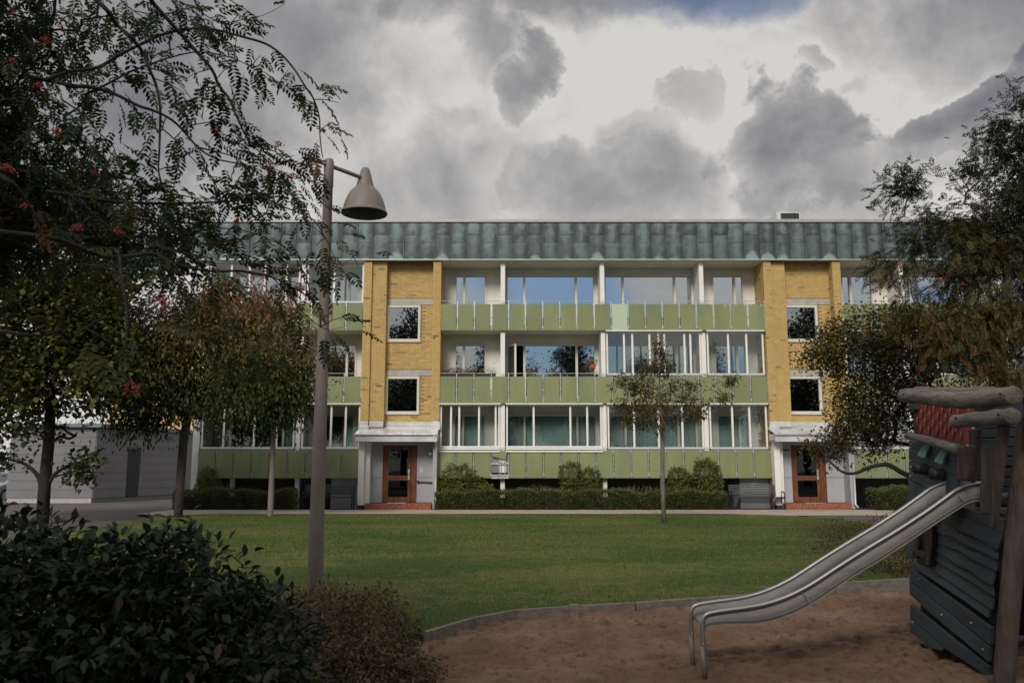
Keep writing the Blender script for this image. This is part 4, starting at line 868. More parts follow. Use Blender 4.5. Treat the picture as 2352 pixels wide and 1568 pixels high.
# ------------------------------------------------------------------ rowan reaching in from the left, close to the camera
fr_t = thing('rowan_tree', (-4.6, 5.2, 0), 'large dark rowan with red berries reaching in from the left edge', 'tree')
def z1(pts): return [(x*.3516*1.0, y*.3516) for x, y in pts]
BR = [  # (points in the picture, start distance, end distance, radius, leaf density)
 (z1([(960,-60),(1000,20),(1080,110),(1240,290),(1380,450),(1430,560),(1500,650),(1550,770),(1640,930),(1800,990)]), 4.6, 5.2, .022, .9),
 (z1([(600,-60),(630,0),(700,70),(760,160),(850,240),(930,340),(970,440),(1020,560),(1045,700),(1045,840),(1040,1000),(1035,1110),(1060,1210)]), 4.4, 4.8, .022, .35),
 (z1([(200,500),(480,560),(600,570),(760,620),(900,690),(1020,730),(1130,790),(1220,880),(1300,970),(1420,1040),(1600,1080),(1720,1150)]), 4.8, 5.4, .02, .7),
 (z1([(1300,965),(1450,1000),(1650,1060),(1900,1140)]), 5.2, 5.5, .009, .9),
 (z1([(300,520),(450,470),(640,440),(760,370),(900,300),(1050,230),(1230,190),(1400,195),(1580,240),(1730,285),(1830,350),(1920,450),(1990,560),(2050,650),(2085,760),(2090,880),(2100,980),(2110,1030)]), 4.9, 5.3, .018, .75),
 (z1([(550,620),(700,550),(850,470),(960,430),(1100,380),(1300,340),(1500,375),(1640,440),(1790,540)]), 5.0, 5.2, .012, 1.1),
 (z1([(150,-30),(230,20),(320,90),(420,190)]), 4.9, 5.0, .007, .7), (z1([(1440,-40),(1500,0),(1600,60),(1690,110),(1860,30)]), 5.2, 5.3, .007, .25),
 (z1([(1100,-40),(1150,40),(1210,120),(1290,160),(1400,180)]), 5.0, 5.1, .009, 1.6), (z1([(760,-30),(830,40),(900,90),(960,130)]), 4.7, 4.8, .008, 1.5),
 (z1([(1250,-50),(1300,60),(1400,130),(1570,150)]), 5.0, 5.1, .008, 1.1),
 (z1([(300,1250),(700,1310),(900,1325),(1100,1330),(1300,1325),(1500,1315),(1650,1290),(1800,1265)]), 4.6, 5.3, .018, 1.0),
 (z1([(0,1150),(80,1200),(150,1280),(250,1430)]), 3.4, 3.6, .02, .6), (z1([(400,650),(560,760),(640,860),(740,960),(760,1040)]), 4.9, 5.0, .009, 1.2),
 (z1([(1240,820),(1400,795),(1500,810),(1600,880)]), 5.0, 5.1, .006, .8), (z1([(1060,840),(1160,930),(1280,1060),(1400,1180),(1500,1280)]), 4.9, 5.2, .007, .8),
 (z1([(980,445),(1080,480),(1180,560),(1250,650),(1330,790)]), 4.8, 4.9, .007, .7), (z1([(480,850),(700,1120),(880,1180),(1050,1240),(1250,1290),(1450,1300)]), 4.8, 5.2, .012, .9),
 (z1([(1800,990),(1880,1060),(1980,1140),(2060,1220)]), 5.2, 5.3, .006, 1.6), (z1([(1640,930),(1750,1060),(1850,1180),(1960,1300)]), 5.2, 5.3, .007, 1.8),
 ([(0,532),(117,546),(164,560),(223,583),(274,590),(351,583),(398,605),(480,622),(549,622),(577,628),(626,637),(680,664),(735,700)], 3.9, 5.0, .02, .65),
 ([(560,430),(640,470),(690,490),(722,507),(740,535),(758,566),(773,607),(790,640)], 4.9, 5.1, .008, .8),
 ([(470,622),(500,676),(536,723),(562,775),(572,829)], 4.7, 4.6, .008, 1.1), ([(626,637),(665,680),(700,720),(745,755),(790,750)], 4.9, 5.0, .006, 1.2),
 ([(274,590),(279,642),(291,717),(288,788),(277,827),(285,880)], 3.2, 2.7, .009, .14),
 ([(398,605),(440,660),(470,720),(520,790)], 4.3, 4.2, .007, 1.3), ([(300,470),(380,500),(470,520),(560,530),(640,560),(700,600)], 4.8, 5.1, .009, 1.0),
 ([(150,440),(250,520),(330,560),(420,580),(520,600)], 4.4, 4.7, .012, .8), ([(0,760),(90,770),(180,750),(260,790)], 3.3, 3.2, .01, .5), ([(640,640),(720,650),(800,600),(840,560)], 5.2, 5.3, .005, .6)]
LP = []; LD = []; LT = []
bark_fg = mat['barkdark']
for (pts, ya, yb, rr, dens) in BR:
    n = len(pts); w = [atY(px, py, ya+(yb-ya)*i/(n-1)+.06*math.sin(i*1.7+px)) for i, (px, py) in enumerate(pts)]
    c = lerp_path(w, 5); m = len(c)
    MB().tube(c, [rr*.66*(1-.72*i/(m-1)) for i in range(m)], 7).build('branch', bark_fg, fr_t, smooth=True)
    ln = sum((c[i+1]-c[i]).length for i in range(m-1)); k = int(ln*dens*26)
    for _ in range(k):
        f = rng.random()**.8; i = min(int(f*(m-1)), m-2); p = c[i].lerp(c[i+1], rng.random()); tg = (c[i+1]-c[i]).normalized()
        off = Vector((rng.gauss(0, 1), rng.gauss(0, 1), rng.gauss(0, .8))).normalized(); twig = rng.random()
        q = p+off*(.03+.16*twig*twig); LP.append(tuple(q)); d = off*.9+tg*.6+Vector((rng.gauss(0, .3), rng.gauss(0, .3), -.28)); LD.append(tuple(d))
        LT.append(min(1, max(0, rng.gauss(.22 if c[i].z > 2.75 and c[i].x < -1.3 else .5, .2))))
    for _ in range(int(ln*5)):          # bare twigs
        i = rng.randrange(1, m-1); p = c[i]; d = Vector((rng.gauss(0, 1), rng.gauss(0, 1), rng.gauss(0, .8))).normalized()*rng.uniform(.06, .2)
        if not hasattr(make_world, 'tw'): make_world.tw = MB()
        make_world.tw.tube([p, p+d*.5+Vector((0, 0, .01)), p+d], [.004, .003, .0018], 4, cap=False)
make_world.tw.build('twigs', bark_fg, fr_t)['kind'] = 'stuff'
# the dense body of the crown at the frame's left edge
mass = np.concatenate([ell((-3.75, 5.6, 3.9), (.95, .9, 1.05), 250, .6), ell((-3.45, 5.2, 3.2), (.65, .8, .42), 70, .6), ell((-2.85, 5.4, 3.4), (.45, .6, .4), 22, .7), ell((-3.5, 5.4, 5.1), (.8, .9, .7), 80), ell((-2.3, 5.2, 3.05), (.55, .5, .22), 22, .7), ell((-4.6, 5.3, 4.2), (1.2, 1.3, 1.6), 150)])
pos, par, rad, ends = skeleton([(-4.6, 5.2, -.05), (-4.55, 5.2, .8), (-4.5, 5.2, 1.5), (-4.35, 5.25, 2.1), (-4.1, 5.3, 2.8), (-3.9, 5.35, 3.5), (-3.8, 5.4, 4.3)], mass, .004, 3, .08, rbase=.13, seed=21)
MB().tube([tuple(p) for p in pos[:7]], [float(r) for r in rad[:7]], 12).build('trunk', mat['bark'], fr_t, smooth=True)
put('limbs', limbs_mesh('limbs', pos, par, rad, bark_fg, 5, wpos(fr_t), sel=lambda i: i >= 7), fr_t, wpos(fr_t))['kind'] = 'stuff'
P, D = scatter(mass, 9, .11, .6); LPn = np.array(LP); LDn = np.array(LD); LTn = np.array(LT)
Pm = np.concatenate([LPn, P]); Dm = np.concatenate([LDn, D]); Tm = np.concatenate([LTn, np.clip(nr.normal(.3, .26, len(P)), 0, 1)])
# the 300 leaves that show largest are leaves of their own, the rest one crown
front = np.argsort(LPn[:, 1]*np.where((LPn[:, 0] < -2.9) | (LPn[:, 2] > 4.7), 3, 1))[:300]; keep = np.ones(len(Pm), bool); keep[front] = False
sz = nr.uniform(.75, 1.15, len(Pm))*.155
cr_ = put('crown', foliage('crown', Pm[keep], Dm[keep], sz[keep], sz[keep], Tm[keep], mat['Lrow'], templ=T_PIN, o=wpos(fr_t)), fr_t, wpos(fr_t)); cr_['kind'] = 'stuff'
leafm_ = []
for s in range(8):
    T_, Fc_ = pinnate(6, .30, .11, .3, s+3); leafm_.append(np_mesh('leaf', T_, Fc_, mat['Lrow'], np.full(len(Fc_), .08+.11*s)))
def orient(o, d, roll, size):
    d = Vector(d).normalized(); s = d.cross(Vector((0, 0, 1)));
    if s.length < .1: s = Vector((1, 0, 0))
    s.normalize(); u = s.cross(d); mtx = Matrix((d, s, u)).transposed() @ Matrix.Rotation(roll, 3, 'X')
    o.rotation_euler = mtx.to_euler(); o.scale = (size,)*3
for i in front:
    o = put('leaf', leafm_[min(7, int(Tm[i]*8))], fr_t, Pm[i]); orient(o, Dm[i], rng.uniform(-.6, .6), float(sz[i]))
for px, py, Y in ((88, 195, 4.6), (105, 90, 5), (15, 385, 3.4), (25, 25, 5), (268, 528, 4.3), (375, 690, 3.4), (620, 385, 5.2), (670, 405, 5.2), (545, 505, 4.9), (300, 885, 2.7), (215, 395, 4.7), (430, 285, 5), (500, 300, 5), (130, 300, 4.6), (60, 470, 4), (520, 660, 4.6), (640, 330, 5.3), (230, 225, 5), (180, 520, 4.2), (690, 660, 5), (30, 140, 4.8), (480, 760, 4.5), (140, 60, 5.1)):
    berries(atY(px, py, Y), fr_t, rng.randint(9, 24), .016, .0048)

# ------------------------------------------------------------------ shrubs and hedges
def bush(name, label, base, blobs, n, L, W, m, cat='shrub', group=None, templ=T_SIMPLE, stems=14, out=.9, parts=0, tm=.4, ts=.25, stemh=.5, droop=.3):
    t = thing(name, base, label, cat, group); o = Vector(base); Ps = []; Ds = []
    tot = sum(b[1][0]*b[1][2]+b[1][1]*b[1][2] for b in blobs)
    for c, r in blobs:
        k = int(n*(r[0]*r[2]+r[1]*r[2])/tot); d = unit(nr.normal(size=(k, 3))); q = 1-np.abs(nr.normal(0, .16, k))
        lump = 1+.10*np.sin(d[:, 0]*9+c[0]*7)+.10*np.sin(d[:, 2]*11+d[:, 1]*7)+.07*np.sin(d[:, 1]*19+d[:, 0]*13)
        P = np.array(c)+d*(q*lump)[:, None]*np.array(r); Ps.append(P); Ds.append(d*out+nr.normal(size=d.shape)*.6-np.array([0, 0, droop]))
    P = np.concatenate(Ps); D = np.concatenate(Ds); ok = P[:, 2] > base[2]+.015; P, D = P[ok], D[ok]
    tint = np.clip(nr.normal(tm, ts, len(P)), 0, 1); sz = nr.uniform(.65, 1.25, len(P))
    s = MB()
    for i in range(stems):
        c, r = rng.choice(blobs); e = Vector(c)+Vector((rng.uniform(-.8, .8)*r[0], rng.uniform(-.8, .8)*r[1], rng.uniform(.2, .85)*r[2]))
        b0 = Vector((base[0]+(e.x-base[0])*.5, base[1]+(e.y-base[1])*.5, base[2]-.02)); s.tube([b0, b0.lerp(e, .5)+Vector((rng.gauss(0, .04), rng.gauss(0, .04), .05)), e], [.012, .009, .004], 5)
    s.build('stems', mat['bark'], t)['kind'] = 'stuff'
    if parts:
        dist = P[:, 1]+np.where(P[:, 2] < .5, 2, 0)+np.abs(P[:, 0]/np.maximum(P[:, 1], .1)+.42)*2; idx = np.argsort(dist)[:parts]
        lm = [np_mesh('leaf', templ[0]*np.array([1, W/L, 1]), templ[1], m, np.full(len(templ[1]), .1+.13*q)) for q in range(6)]
        keep = np.ones(len(P), bool); keep[idx] = False
        for i in idx:
            o2 = put('leaf', lm[min(5, int(tint[i]*6))], t, P[i]); orient(o2, D[i], rng.uniform(-.7, .7), float(L*sz[i]))
        P, D, tint, sz = P[keep], D[keep], tint[keep], sz[keep]
    f = put('foliage', foliage('foliage', P, D, L*sz, W*sz, tint, m, templ=templ, o=o), t, o)
    if parts: f['kind'] = 'stuff'
    return t
bush('dogwood_bush', 'large dark leafy bush filling the lower left corner', (-2.3, 4.1, 0),
     [((-2.75, 4.3, .65), (1.1, 1.0, .72)), ((-1.95, 4.2, .50), (.72, .8, .66)), ((-1.60, 4.0, .18), (.62, .75, .66)), ((-2.4, 3.5, .35), (.9, .7, .62)), ((-2.1, 4.1, .9), (.45, .4, .38)), ((-1.72, 4.3, .78), (.42, .5, .55)), ((-1.35, 4.4, .5), (.40, .5, .55))], 34000, .060, .033, mat['Lbush'], templ=T_NEAR, stems=60, parts=300, tm=.32, ts=.24)
# upright shoots on top of the bush
tb = thing('barberry_shrub', (-1.2, 6.4, 0), 'low brown green shrub with arching twigs around the tall lamp foot', 'shrub'); tb0 = wpos(tb)
ob_ = bush('shrub_tmp', None, (-1.2, 6.4, 0), [((-1.22, 6.3, .12), (.66, 1.0, .64)), ((-1.75, 6.5, .1), (.6, 1.0, .50)), ((-.95, 5.7, .05), (.42, .8, .46)), ((-1.9, 7.4, .05), (.7, .8, .45))], 70000, .034, .018, mat['Lbrown'], stems=90, tm=.45, ts=.3, out=.6)
for c in list(ob_.children): c.parent = tb
bpy.data.objects.remove(ob_)
for _ in range(34):
    a = rng.uniform(0, 6.28); c = Vector((-1.45+rng.uniform(-.6, .6), 6.5+rng.uniform(-.9, .9), .48)); r = rng.uniform(.2, .5); d = Vector((math.cos(a), math.sin(a), 0))
    pts = [c, c+d*r*.3+Vector((0, 0, .17)), c+d*r*.8+Vector((0, 0, .30)), c+d*r*1.3+Vector((0, 0, .24+rng.uniform(-.1, .04)))]
    MB().tube(lerp_path(pts, 4), [.0026-.00014*k for k in range(13)], 4).build('twig', M('ochre_twig', (.15, .085, .045), .7, bump=0) if 'ochre_twig' not in bpy.data.materials else bpy.data.materials['ochre_twig'], tb)
bush('barberry_shrub', 'dark brownish shrub behind the slide beside the sandpit timber', (5.9, 13.1, .05), [((5.3, 13.0, .25), (.85, .7, .62)), ((6.4, 13.0, .3), (1.0, .7, .75)), ((7.4, 13.1, .3), (.9, .7, .8))], 20000, .04, .022, mat['Lbrown'], stems=50, tm=.45, ts=.3)
def hedge(label, x0, x1, ya, yb, ztop, n, group):
    t = thing('hedge', ((x0+x1)/2, (ya+yb)/2, .1), label, 'hedge', group); o = wpos(t)
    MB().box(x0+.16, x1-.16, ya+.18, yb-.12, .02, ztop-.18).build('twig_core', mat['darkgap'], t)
    u = nr.uniform(0, 1, n); face = nr.uniform(0, 1, n); w = x1-x0; X = x0+u*w; h = ztop-.1
    top = ztop+.05*np.sin(X*2.3+x0)+.04*np.sin(X*5.1); isf = face < .55; ist = (face >= .55) & (face < .9)
    Z = np.where(isf, .1+nr.uniform(0, 1, n)*(top-.1), np.where(ist, top, .1+nr.uniform(0, 1, n)*(top-.1)))
    Yv = np.where(isf, ya, ya+nr.uniform(0, 1, n)*(yb-ya)); side = (~isf) & (~ist); X = np.where(side, np.where(nr.uniform(size=n) < .5, x0, x1), X)
    rnd = .11*np.maximum(0, (Z-(top-.18))/.18)**2; Yv = np.where(isf, Yv+rnd, Yv)
    lump = .05*np.sin(X*4.1)+.05*np.sin(X*9+Z*7); P = np.stack([X, Yv-lump*isf, Z], 1)+nr.normal(size=(n, 3))*.035
    D = nr.normal(size=(n, 3))*.7; D[:, 1] -= isf*.7; D[:, 2] += .5+ist*.5
    put('foliage', foliage('foliage', P, D, nr.uniform(.04, .075, n), .034, np.clip(nr.normal(.4, .25, n)+.25*(P[:, 2]-.5), 0, 1), mat['Lhedge'], o=o), t, o)
    k = int(w*38); X = x0+nr.uniform(0, 1, k)*w; msk = (.5+.5*np.sin(X*1.7+x0*2))**1.5
    P = np.stack([X, nr.uniform(ya+.1, yb, k), np.full(k, ztop-.02)], 1); D = nr.normal(size=(k, 3))*.28; D[:, 2] = 1
    put('shoots', foliage('shoots', P, D, .1+.32*msk*nr.uniform(.3, 1, k), .02, np.clip(nr.normal(.7, .2, k), 0, 1), mat['Lhedge'], o=o), t, o)['kind'] = 'stuff'
HG = 'clipped hedges along the building'
hedge('clipped hedge left of the first bench, near the cherry tree', -12.2, -7.9, 30.95, 31.75, .76, 15000, HG)
hedge('clipped hedge just right of the left entrance', -2.75, -.1, 30.95, 31.75, .72, 10000, HG)
hedge('longest clipped hedge, below the broken balcony panel and onwards', -.02, 5.3, 30.9, 31.75, .74, 18000, HG)
hedge('clipped hedge left of the right hand bench', 5.38, 7.75, 30.95, 31.75, .70, 9000, HG)
hedge('rounded hedge just right of the right entrance', 12.95, 14.2, 30.6, 31.5, .84, 6000, HG)
hedge('hedge partly hidden by the play boat', 14.28, 19.5, 30.7, 31.6, .80, 12000, HG)
RG = 'leafy shrubs under the balconies'
HEDGE_END = 1
bush('flowering_shrub', 'small upright shrub at the left corner of the building', (-11.3, 31.9, .1), [((-11.3, 31.8, 1.15), (.36, .3, .5)), ((-11.5, 31.8, .8), (.3, .3, .3))], 2400, .075, .045, mat['Lrose'], group=RG, tm=.5)
bush('flowering_shrub', 'broad shrub with yellowish leaves right of the left entrance', (-2.0, 31.9, .1), [((-2.0, 31.9, 1.15), (.72, .4, .62)), ((-1.6, 31.9, .95), (.6, .35, .42)), ((-2.4, 31.8, .8), (.42, .3, .4)), ((-1.0, 31.9, .95), (.25, .2, .12))], 6200, .075, .045, mat['Lrose'], group=RG, tm=.5)
bush('flowering_shrub', 'two peaked shrub with white flowers in front of middle panels', (2.6, 31.9, .1), [((2.2, 31.9, 1.35), (.42, .35, .5)), ((2.85, 31.9, 1.15), (.45, .35, .5)), ((2.5, 31.8, .8), (.75, .4, .35))], 5600, .075, .045, mat['Lrose'], group=RG, tm=.42)
bush('flowering_shrub', 'low shrub directly right of the young tree trunk', (6.3, 31.9, .1), [((6.2, 31.9, 1.15), (.45, .35, .5)), ((6.0, 31.9, .8), (.35, .3, .3))], 3400, .075, .045, mat['Lrose'], group=RG, tm=.45)
bush('flowering_shrub', 'tallest shrub beside the blue notice under the balconies', (7.15, 31.85, .1), [((7.2, 31.8, 1.35), (.5, .35, .62)), ((7.4, 31.8, 1.0), (.42, .3, .4))], 4200, .075, .045, mat['Lrose'], group=RG, tm=.5)
# grass on the lawn
def grass():
    n = 300000; Yv = 8.2+nr.uniform(0, 1, n)**1.6*19; X = nr.uniform(-9, 9.5, n)
    ex = np.array([e[0] for e in EDGE]); ey = np.array([e[1] for e in EDGE]); ok = Yv > np.interp(X, ex, ey)+.06
    ok &= np.abs(X/Yv) < .63; ok &= (Yv < 25.5) | (X < 7); X, Yv = X[ok], Yv[ok]; n = len(X)
    Z = .055+.12*np.clip((Yv-12)/16, 0, 1)
    P = np.stack([X, Yv, Z-.002], 1); D = nr.normal(size=(n, 3))*.55; D[:, 2] = 1
    dry = np.sin(X*.9+np.sin(Yv*.7)*1.3)*np.sin(Yv*1.1+X*.3)
    T = (np.array([(0, .5, 0), (0, -.5, 0), (1, 0, -.1)], 'f'), np.array([(0, 1, 2)]))
    me = foliage('grass', P, D, nr.uniform(.02, .055, n), np.where(Yv > 15, .012, .007), np.clip(.28+.22*dry+nr.normal(0, .17, n), 0, 1), mat['Lgrass'], templ=T)
    tag(put('grass', me), 'short green and dry grass blades of the lawn', 'grass', kind='stuff')
    n = 900; g_ = np.random.default_rng(5); X = g_.uniform(-5, 9, n); Yv = g_.uniform(9, 26, n); ok = Yv > np.interp(X, ex, ey)+.1; X, Yv = X[ok], Yv[ok]
    P = np.stack([X, Yv, .062+.12*np.clip((Yv-12)/16, 0, 1)+.02], 1); D = g_.normal(size=P.shape); D[:, 2] *= .2
    tag(put('fallen_leaves', foliage('fallen_leaves', P, D, .05, .035, g_.uniform(.4, 1, len(P)), mat['Lyel'])), 'small yellow and brown leaves scattered over the lawn', 'leaves', kind='stuff')
grass()

# ------------------------------------------------------------------ lamps
def lamp(base, label, zt, h, az):
    t = thing('street_lamp', base, label, 'street lamp', 'park lamps with bell shades'); x, y, z = base
    pr = [(.088, 0), (.088, .5), (.080, 1.6), (.066, 3.2), (.056, zt-.36), (.061, zt-.355), (.061, zt-.03), (.052, zt), (.02, zt+.012), (.001, zt+.014)]
    MB().lathe(pr, base, 20).build('post', mat['lampmetal'], t, smooth=True)
    d = Vector((math.cos(az), math.sin(az), 0)); p = Vector((x, y, z+zt-.075))
    arm = MB().tube([p-d*.19, p-d*.185, p+d*.58, p+d*.60], [.014, .026, .026, .02], 14); arm.build('arm', mat['lampmetal'], t, smooth=True)
    c = p+d*.62; c.z = p.z-.464; q = tuple(c)
    prof = [(.277, 0), (.279, .008), (.277, .018), (.268, .026), (.262, .03), (.257, .06), (.246, .113), (.222, .19), (.186, .27), (.150, .315), (.120, .345), (.118, .352), (.108, .358), (.106, .372), (.085, .46), (.062, .55), (.048, .598), (.038, .612), (.001, .616)]
    prof = [(r*1.06, zz) for r, zz in prof]
    s = MB().lathe(prof, q, 40); sh = s.build('shade', mat['lampmetal'], t, smooth=True)
    ins = [(.276, .001), (.255, .02), (.235, .10), (.205, .18), (.16, .26), (.08, .30), (.001, .302)]
    MB().lathe([(r, zz+.0) for r, zz in reversed(ins)], q, 40).build('shade_lining', mat['lampin'], sh, smooth=True)
    MB().ball((q[0], q[1], q[2]+.19), .045, 12, 8).build('bulb', M('dull_bulb', (.25, .25, .22), .3, bump=0) if 'dull_bulb' not in bpy.data.materials else bpy.data.materials['dull_bulb'], sh, smooth=True)
    for a in (0.6, 3.7): MB().ball((q[0]+.265*math.cos(a), q[1]+.265*math.sin(a), q[2]-.003), .009, 6, 4).build('screw', mat['darkgap'], sh)
lamp((-2.26, 10.0, 0), 'tall grey brown lamp post with bell shade rising from the shrub in the foreground', 5.37, 0, math.atan2(.50, .36))
lamp((-7.35, 26.2, .12), 'thin distant lamp post on the lawn edge, its top hidden by cherry leaves', 5.1, 0, .6)

# ------------------------------------------------------------------ benches
def bench(x0, x1, label):
    yf = 31.35; t = thing('park_bench', ((x0+x1)/2, yf, .12), label, 'bench', 'benches beside the entrances'); z = .12
    for x in (x0+.04, x1-.04):
        MB().tube(lerp_path([(x, yf+.42, z-.02), (x, yf+.38, z+.45), (x, yf+.50, z+.86)], 5), .024, 8).build('leg', mat['blackmetal'], t, smooth=True)
        MB().tube(lerp_path([(x, yf-.02, z-.02), (x, yf-.02, z+.45), (x, yf+.02, z+.60), (x, yf+.12, z+.63), (x, yf+.40, z+.62)], 5), .022, 8).build('leg', mat['blackmetal'], t, smooth=True)
        MB().tube([(x, yf-.02, z+.40), (x, yf+.40, z+.38)], .02, 6).build('seat_bearer', mat['blackmetal'], t)
    for i in range(6): bx(x0, x1, yf-.04+i*.075, yf+.025+i*.075, z+.425-.004*i, z+.45-.004*i).build('seat_slat', mat['benchwood'], t, bevel=.004)
    for i in range(6):
        zz = z+.52+i*.062; yy = yf+.37+.13*(zz-z-.45)/.41*1.0; MB().prism([(x0, yy, zz), (x1, yy, zz), (x1, yy+.012, zz+.045), (x0, yy+.012, zz+.045)], (0, .022, 0)).build('back_slat', mat['benchwood'], t)
bench(-7.68, -5.80, 'dark slatted bench beside the left entrance, partly behind the tall lamp post')
bench(8.02, 9.98, 'dark slatted bench beside the right entrance under the balconies')

# ------------------------------------------------------------------ garage, sign, car, ochre house on the left
gar = thing('garage_building', (-18, 37, 0), 'low garage clad in grey boards with a dark door', 'garage')
bx(-21.75, -18.2, 37.05, 45, .02, 3.35).build('wall', mat['basement'], gar)
for i in range(8):
    z = .32+i*.375; bx(-21.8, -18.1, 37, 37.045, z, z+.362).build('cladding_board', mat['board'], gar)
bx(-21.75, -18.14, 37.01, 37.04, -.05, .31).build('plinth', mat['concrete'], gar)
A = Vector((-18.09, 37.0, 0)); B = Vector((-16.2, 45.0, 0)); dd = (B-A).normalized(); nn_ = Vector((dd.y, -dd.x, 0)); LL = (B-A).length
def onface(s0, s1, z0, z1, th, out=0): 
    return MB().prism([A+dd*s0+nn_*out+Vector((0, 0, z0)), A+dd*s1+nn_*out+Vector((0, 0, z0)), A+dd*s1+nn_*out+Vector((0, 0, z1)), A+dd*s0+nn_*out+Vector((0, 0, z1))], nn_*th)
onface(0, LL, .02, 3.4, -.2, -.02).build('side_wall', mat['basement'], gar)
for i in range(8):
    z = .32+i*.375
    for (a, b) in ((0.02, 2.1), (3.0, LL)) if z < 2.4 else ((.02, LL),): onface(a, b, z, z+.362, .03).build('cladding_board', mat['board'], gar)
onface(2.14, 2.96, .3, 2.5, .015).build('side_door', mat['darkdoor'], gar)
MB().prism([(-22, 36.8, 3.36), (-17.8, 36.8, 3.36), (-16.0, 45.2, 3.36), (-22, 45.2, 3.36)], (0, 0, .16)).build('flat_roof', mat['basement'], gar)
och = thing('ochre_house', (-28, 62, 0), 'ochre rendered house with red roof edge seen behind the cherry tree', 'house')
bx(-28.6, -22.3, 60, 72, 0, 9.3).build('wall', mat['ochre'], och)
bx(-28.9, -22.0, 59.7, 72.3, 9.3, 9.75).build('roof_edge', mat['tile'], och)
for z in (2.0, 5.4):
    for x in (-27.6, -25.0):
        w_ = MB().box(x, x+1.4, 59.93, 59.99, z, z+1.5).build('window', mat['paint'], och); bx(x+.12, x+1.28, 59.91, 59.925, z+.12, z+1.38).build('pane', mat['carglass'], w_)
bx(-22.42, -22.25, 59.85, 59.98, 0, 9.3).build('downpipe', mat['paint'], och)
low = thing('street_wall', (-27, 46, 0), 'pale grey wall behind the parked car', 'wall'); bx(-34, -23.5, 46, 46.3, 0, 2.3).build('wall_body', mat['grey'], low); bx(-34, -23.5, 45.95, 46.35, 2.302, 2.4).build('coping', mat['concrete'], low)
sg = thing('notice_sign', (-26, 44, 0), 'dark blue street sign with white lettering behind the silver car', 'sign')
pS = atY(30, 1050, 44); bx(pS.x-3.2, pS.x, 44, 44.06, pS.z-.62, pS.z+.25).build('board', mat['navy'], sg)
for x in (-2.9, -.25): bx(pS.x+x, pS.x+x+.08, 44.061, 44.14, 0, pS.z+.2).build('post', mat['steel'], sg)
def text(s, x, z, size, right=True, shear=0):
    c = bpy.data.curves.new('lettering', 'FONT'); c.body = s; c.size = size; c.align_x = 'RIGHT' if right else 'LEFT'; c.extrude = .004; c.shear = shear; c.offset = .008; c.materials.append(mat['white'])
    tmp = bpy.data.objects.new('tmp_text', c); col.objects.link(tmp); bpy.context.view_layer.update(); me = bpy.data.meshes.new_from_object(tmp.evaluated_get(bpy.context.evaluated_depsgraph_get())); bpy.data.objects.remove(tmp); me.name = 'lettering'
    o = bpy.data.objects.new('lettering', me); col.objects.link(o); o.parent = sg; o.location = Vector((x, 43.99, z))-wpos(sg); o.rotation_euler = (math.pi/2, 0, 0)
text('L MMEN', pS.x-.03, pS.z-.18, .38, shear=.25); text('almannen', pS.x-.06, pS.z-.50, .27)
# car
car = thing('parked_car', (-24.75, 41, .0), 'silver car parked facing forward at the left edge beside the garage', 'car'); cx, cy = -24.75, 39.6
prof = [(0, .35), (.02, .62), (.12, .74), (.95, .90), (1.05, .93), (1.75, 1.36), (2.1, 1.43), (3.1, 1.42), (3.9, 1.05), (4.3, .98), (4.38, .6), (4.3, .3), (.1, .28)]
def car_loft(hw, pf, inset):
    m_ = MB(); rows = []
    for s, k in ((-1, .0), (-1, 1), (1, 1), (1, 0)): pass
    L_ = [(cx-hw+(inset if z > .95 else 0), cy+y, z) for y, z in pf]; R_ = [(cx+hw-(inset if z > .95 else 0), cy+y, z) for y, z in pf]
    n = len(pf); m_.v = L_+R_; m_.f.append(tuple(range(n))); m_.t.append(0); m_.f.append(tuple(range(2*n-1, n-1, -1))); m_.t.append(0)
    for i in range(n): j = (i+1) % n; m_.f.append((j, i, n+i, n+j)); m_.t.append(0)
    return m_
bo = car_loft(.87, prof, .14).build('body', mat['car'], car, bevel=.05)
MB().prism([(cx-.66, cy+1.10, .965), (cx+.66, cy+1.10, .965), (cx+.60, cy+1.72, 1.345), (cx-.60, cy+1.72, 1.345)], (0, -.012, .015)).build('windscreen', mat['carglass'], car)
for s in (-1, 1):
    h = MB(); h.prism([(cx+s*.50, cy-.006, .60), (cx+s*.82, cy+.05, .60), (cx+s*.84, cy+.14, .73), (cx+s*.50, cy+.07, .71)], (0, -.02, .01)); h.build('headlight', mat['headlight'], car)
    for yy in (.8, 3.45):
        w_ = MB().tube([(cx+s*.70, cy+yy, .32), (cx+s*.885, cy+yy, .32)], .32, 20).build('wheel', mat['tyre'], car, smooth=False)
        MB().tube([(cx+s*.886, cy+yy, .32), (cx+s*.895, cy+yy, .32)], .2, 14).build('rim', mat['steel'], w_)
    MB().prism([(cx+s*.74, cy+1.9, 1.0), (cx+s*.74, cy+3.4, 1.0), (cx+s*.735, cy+3.1, 1.3), (cx+s*.735, cy+2.0, 1.3)], (s*.02, 0, 0)).build('side_window', mat['carglass'], car)
bx(cx-.45, cx+.45, cy-.02, cy-.003, .42, .56).build('grille', mat['darkgap'], car); bx(cx-.26, cx+.26, cy-.03, cy-.022, .44, .54).build('number_plate', mat['white'], car)

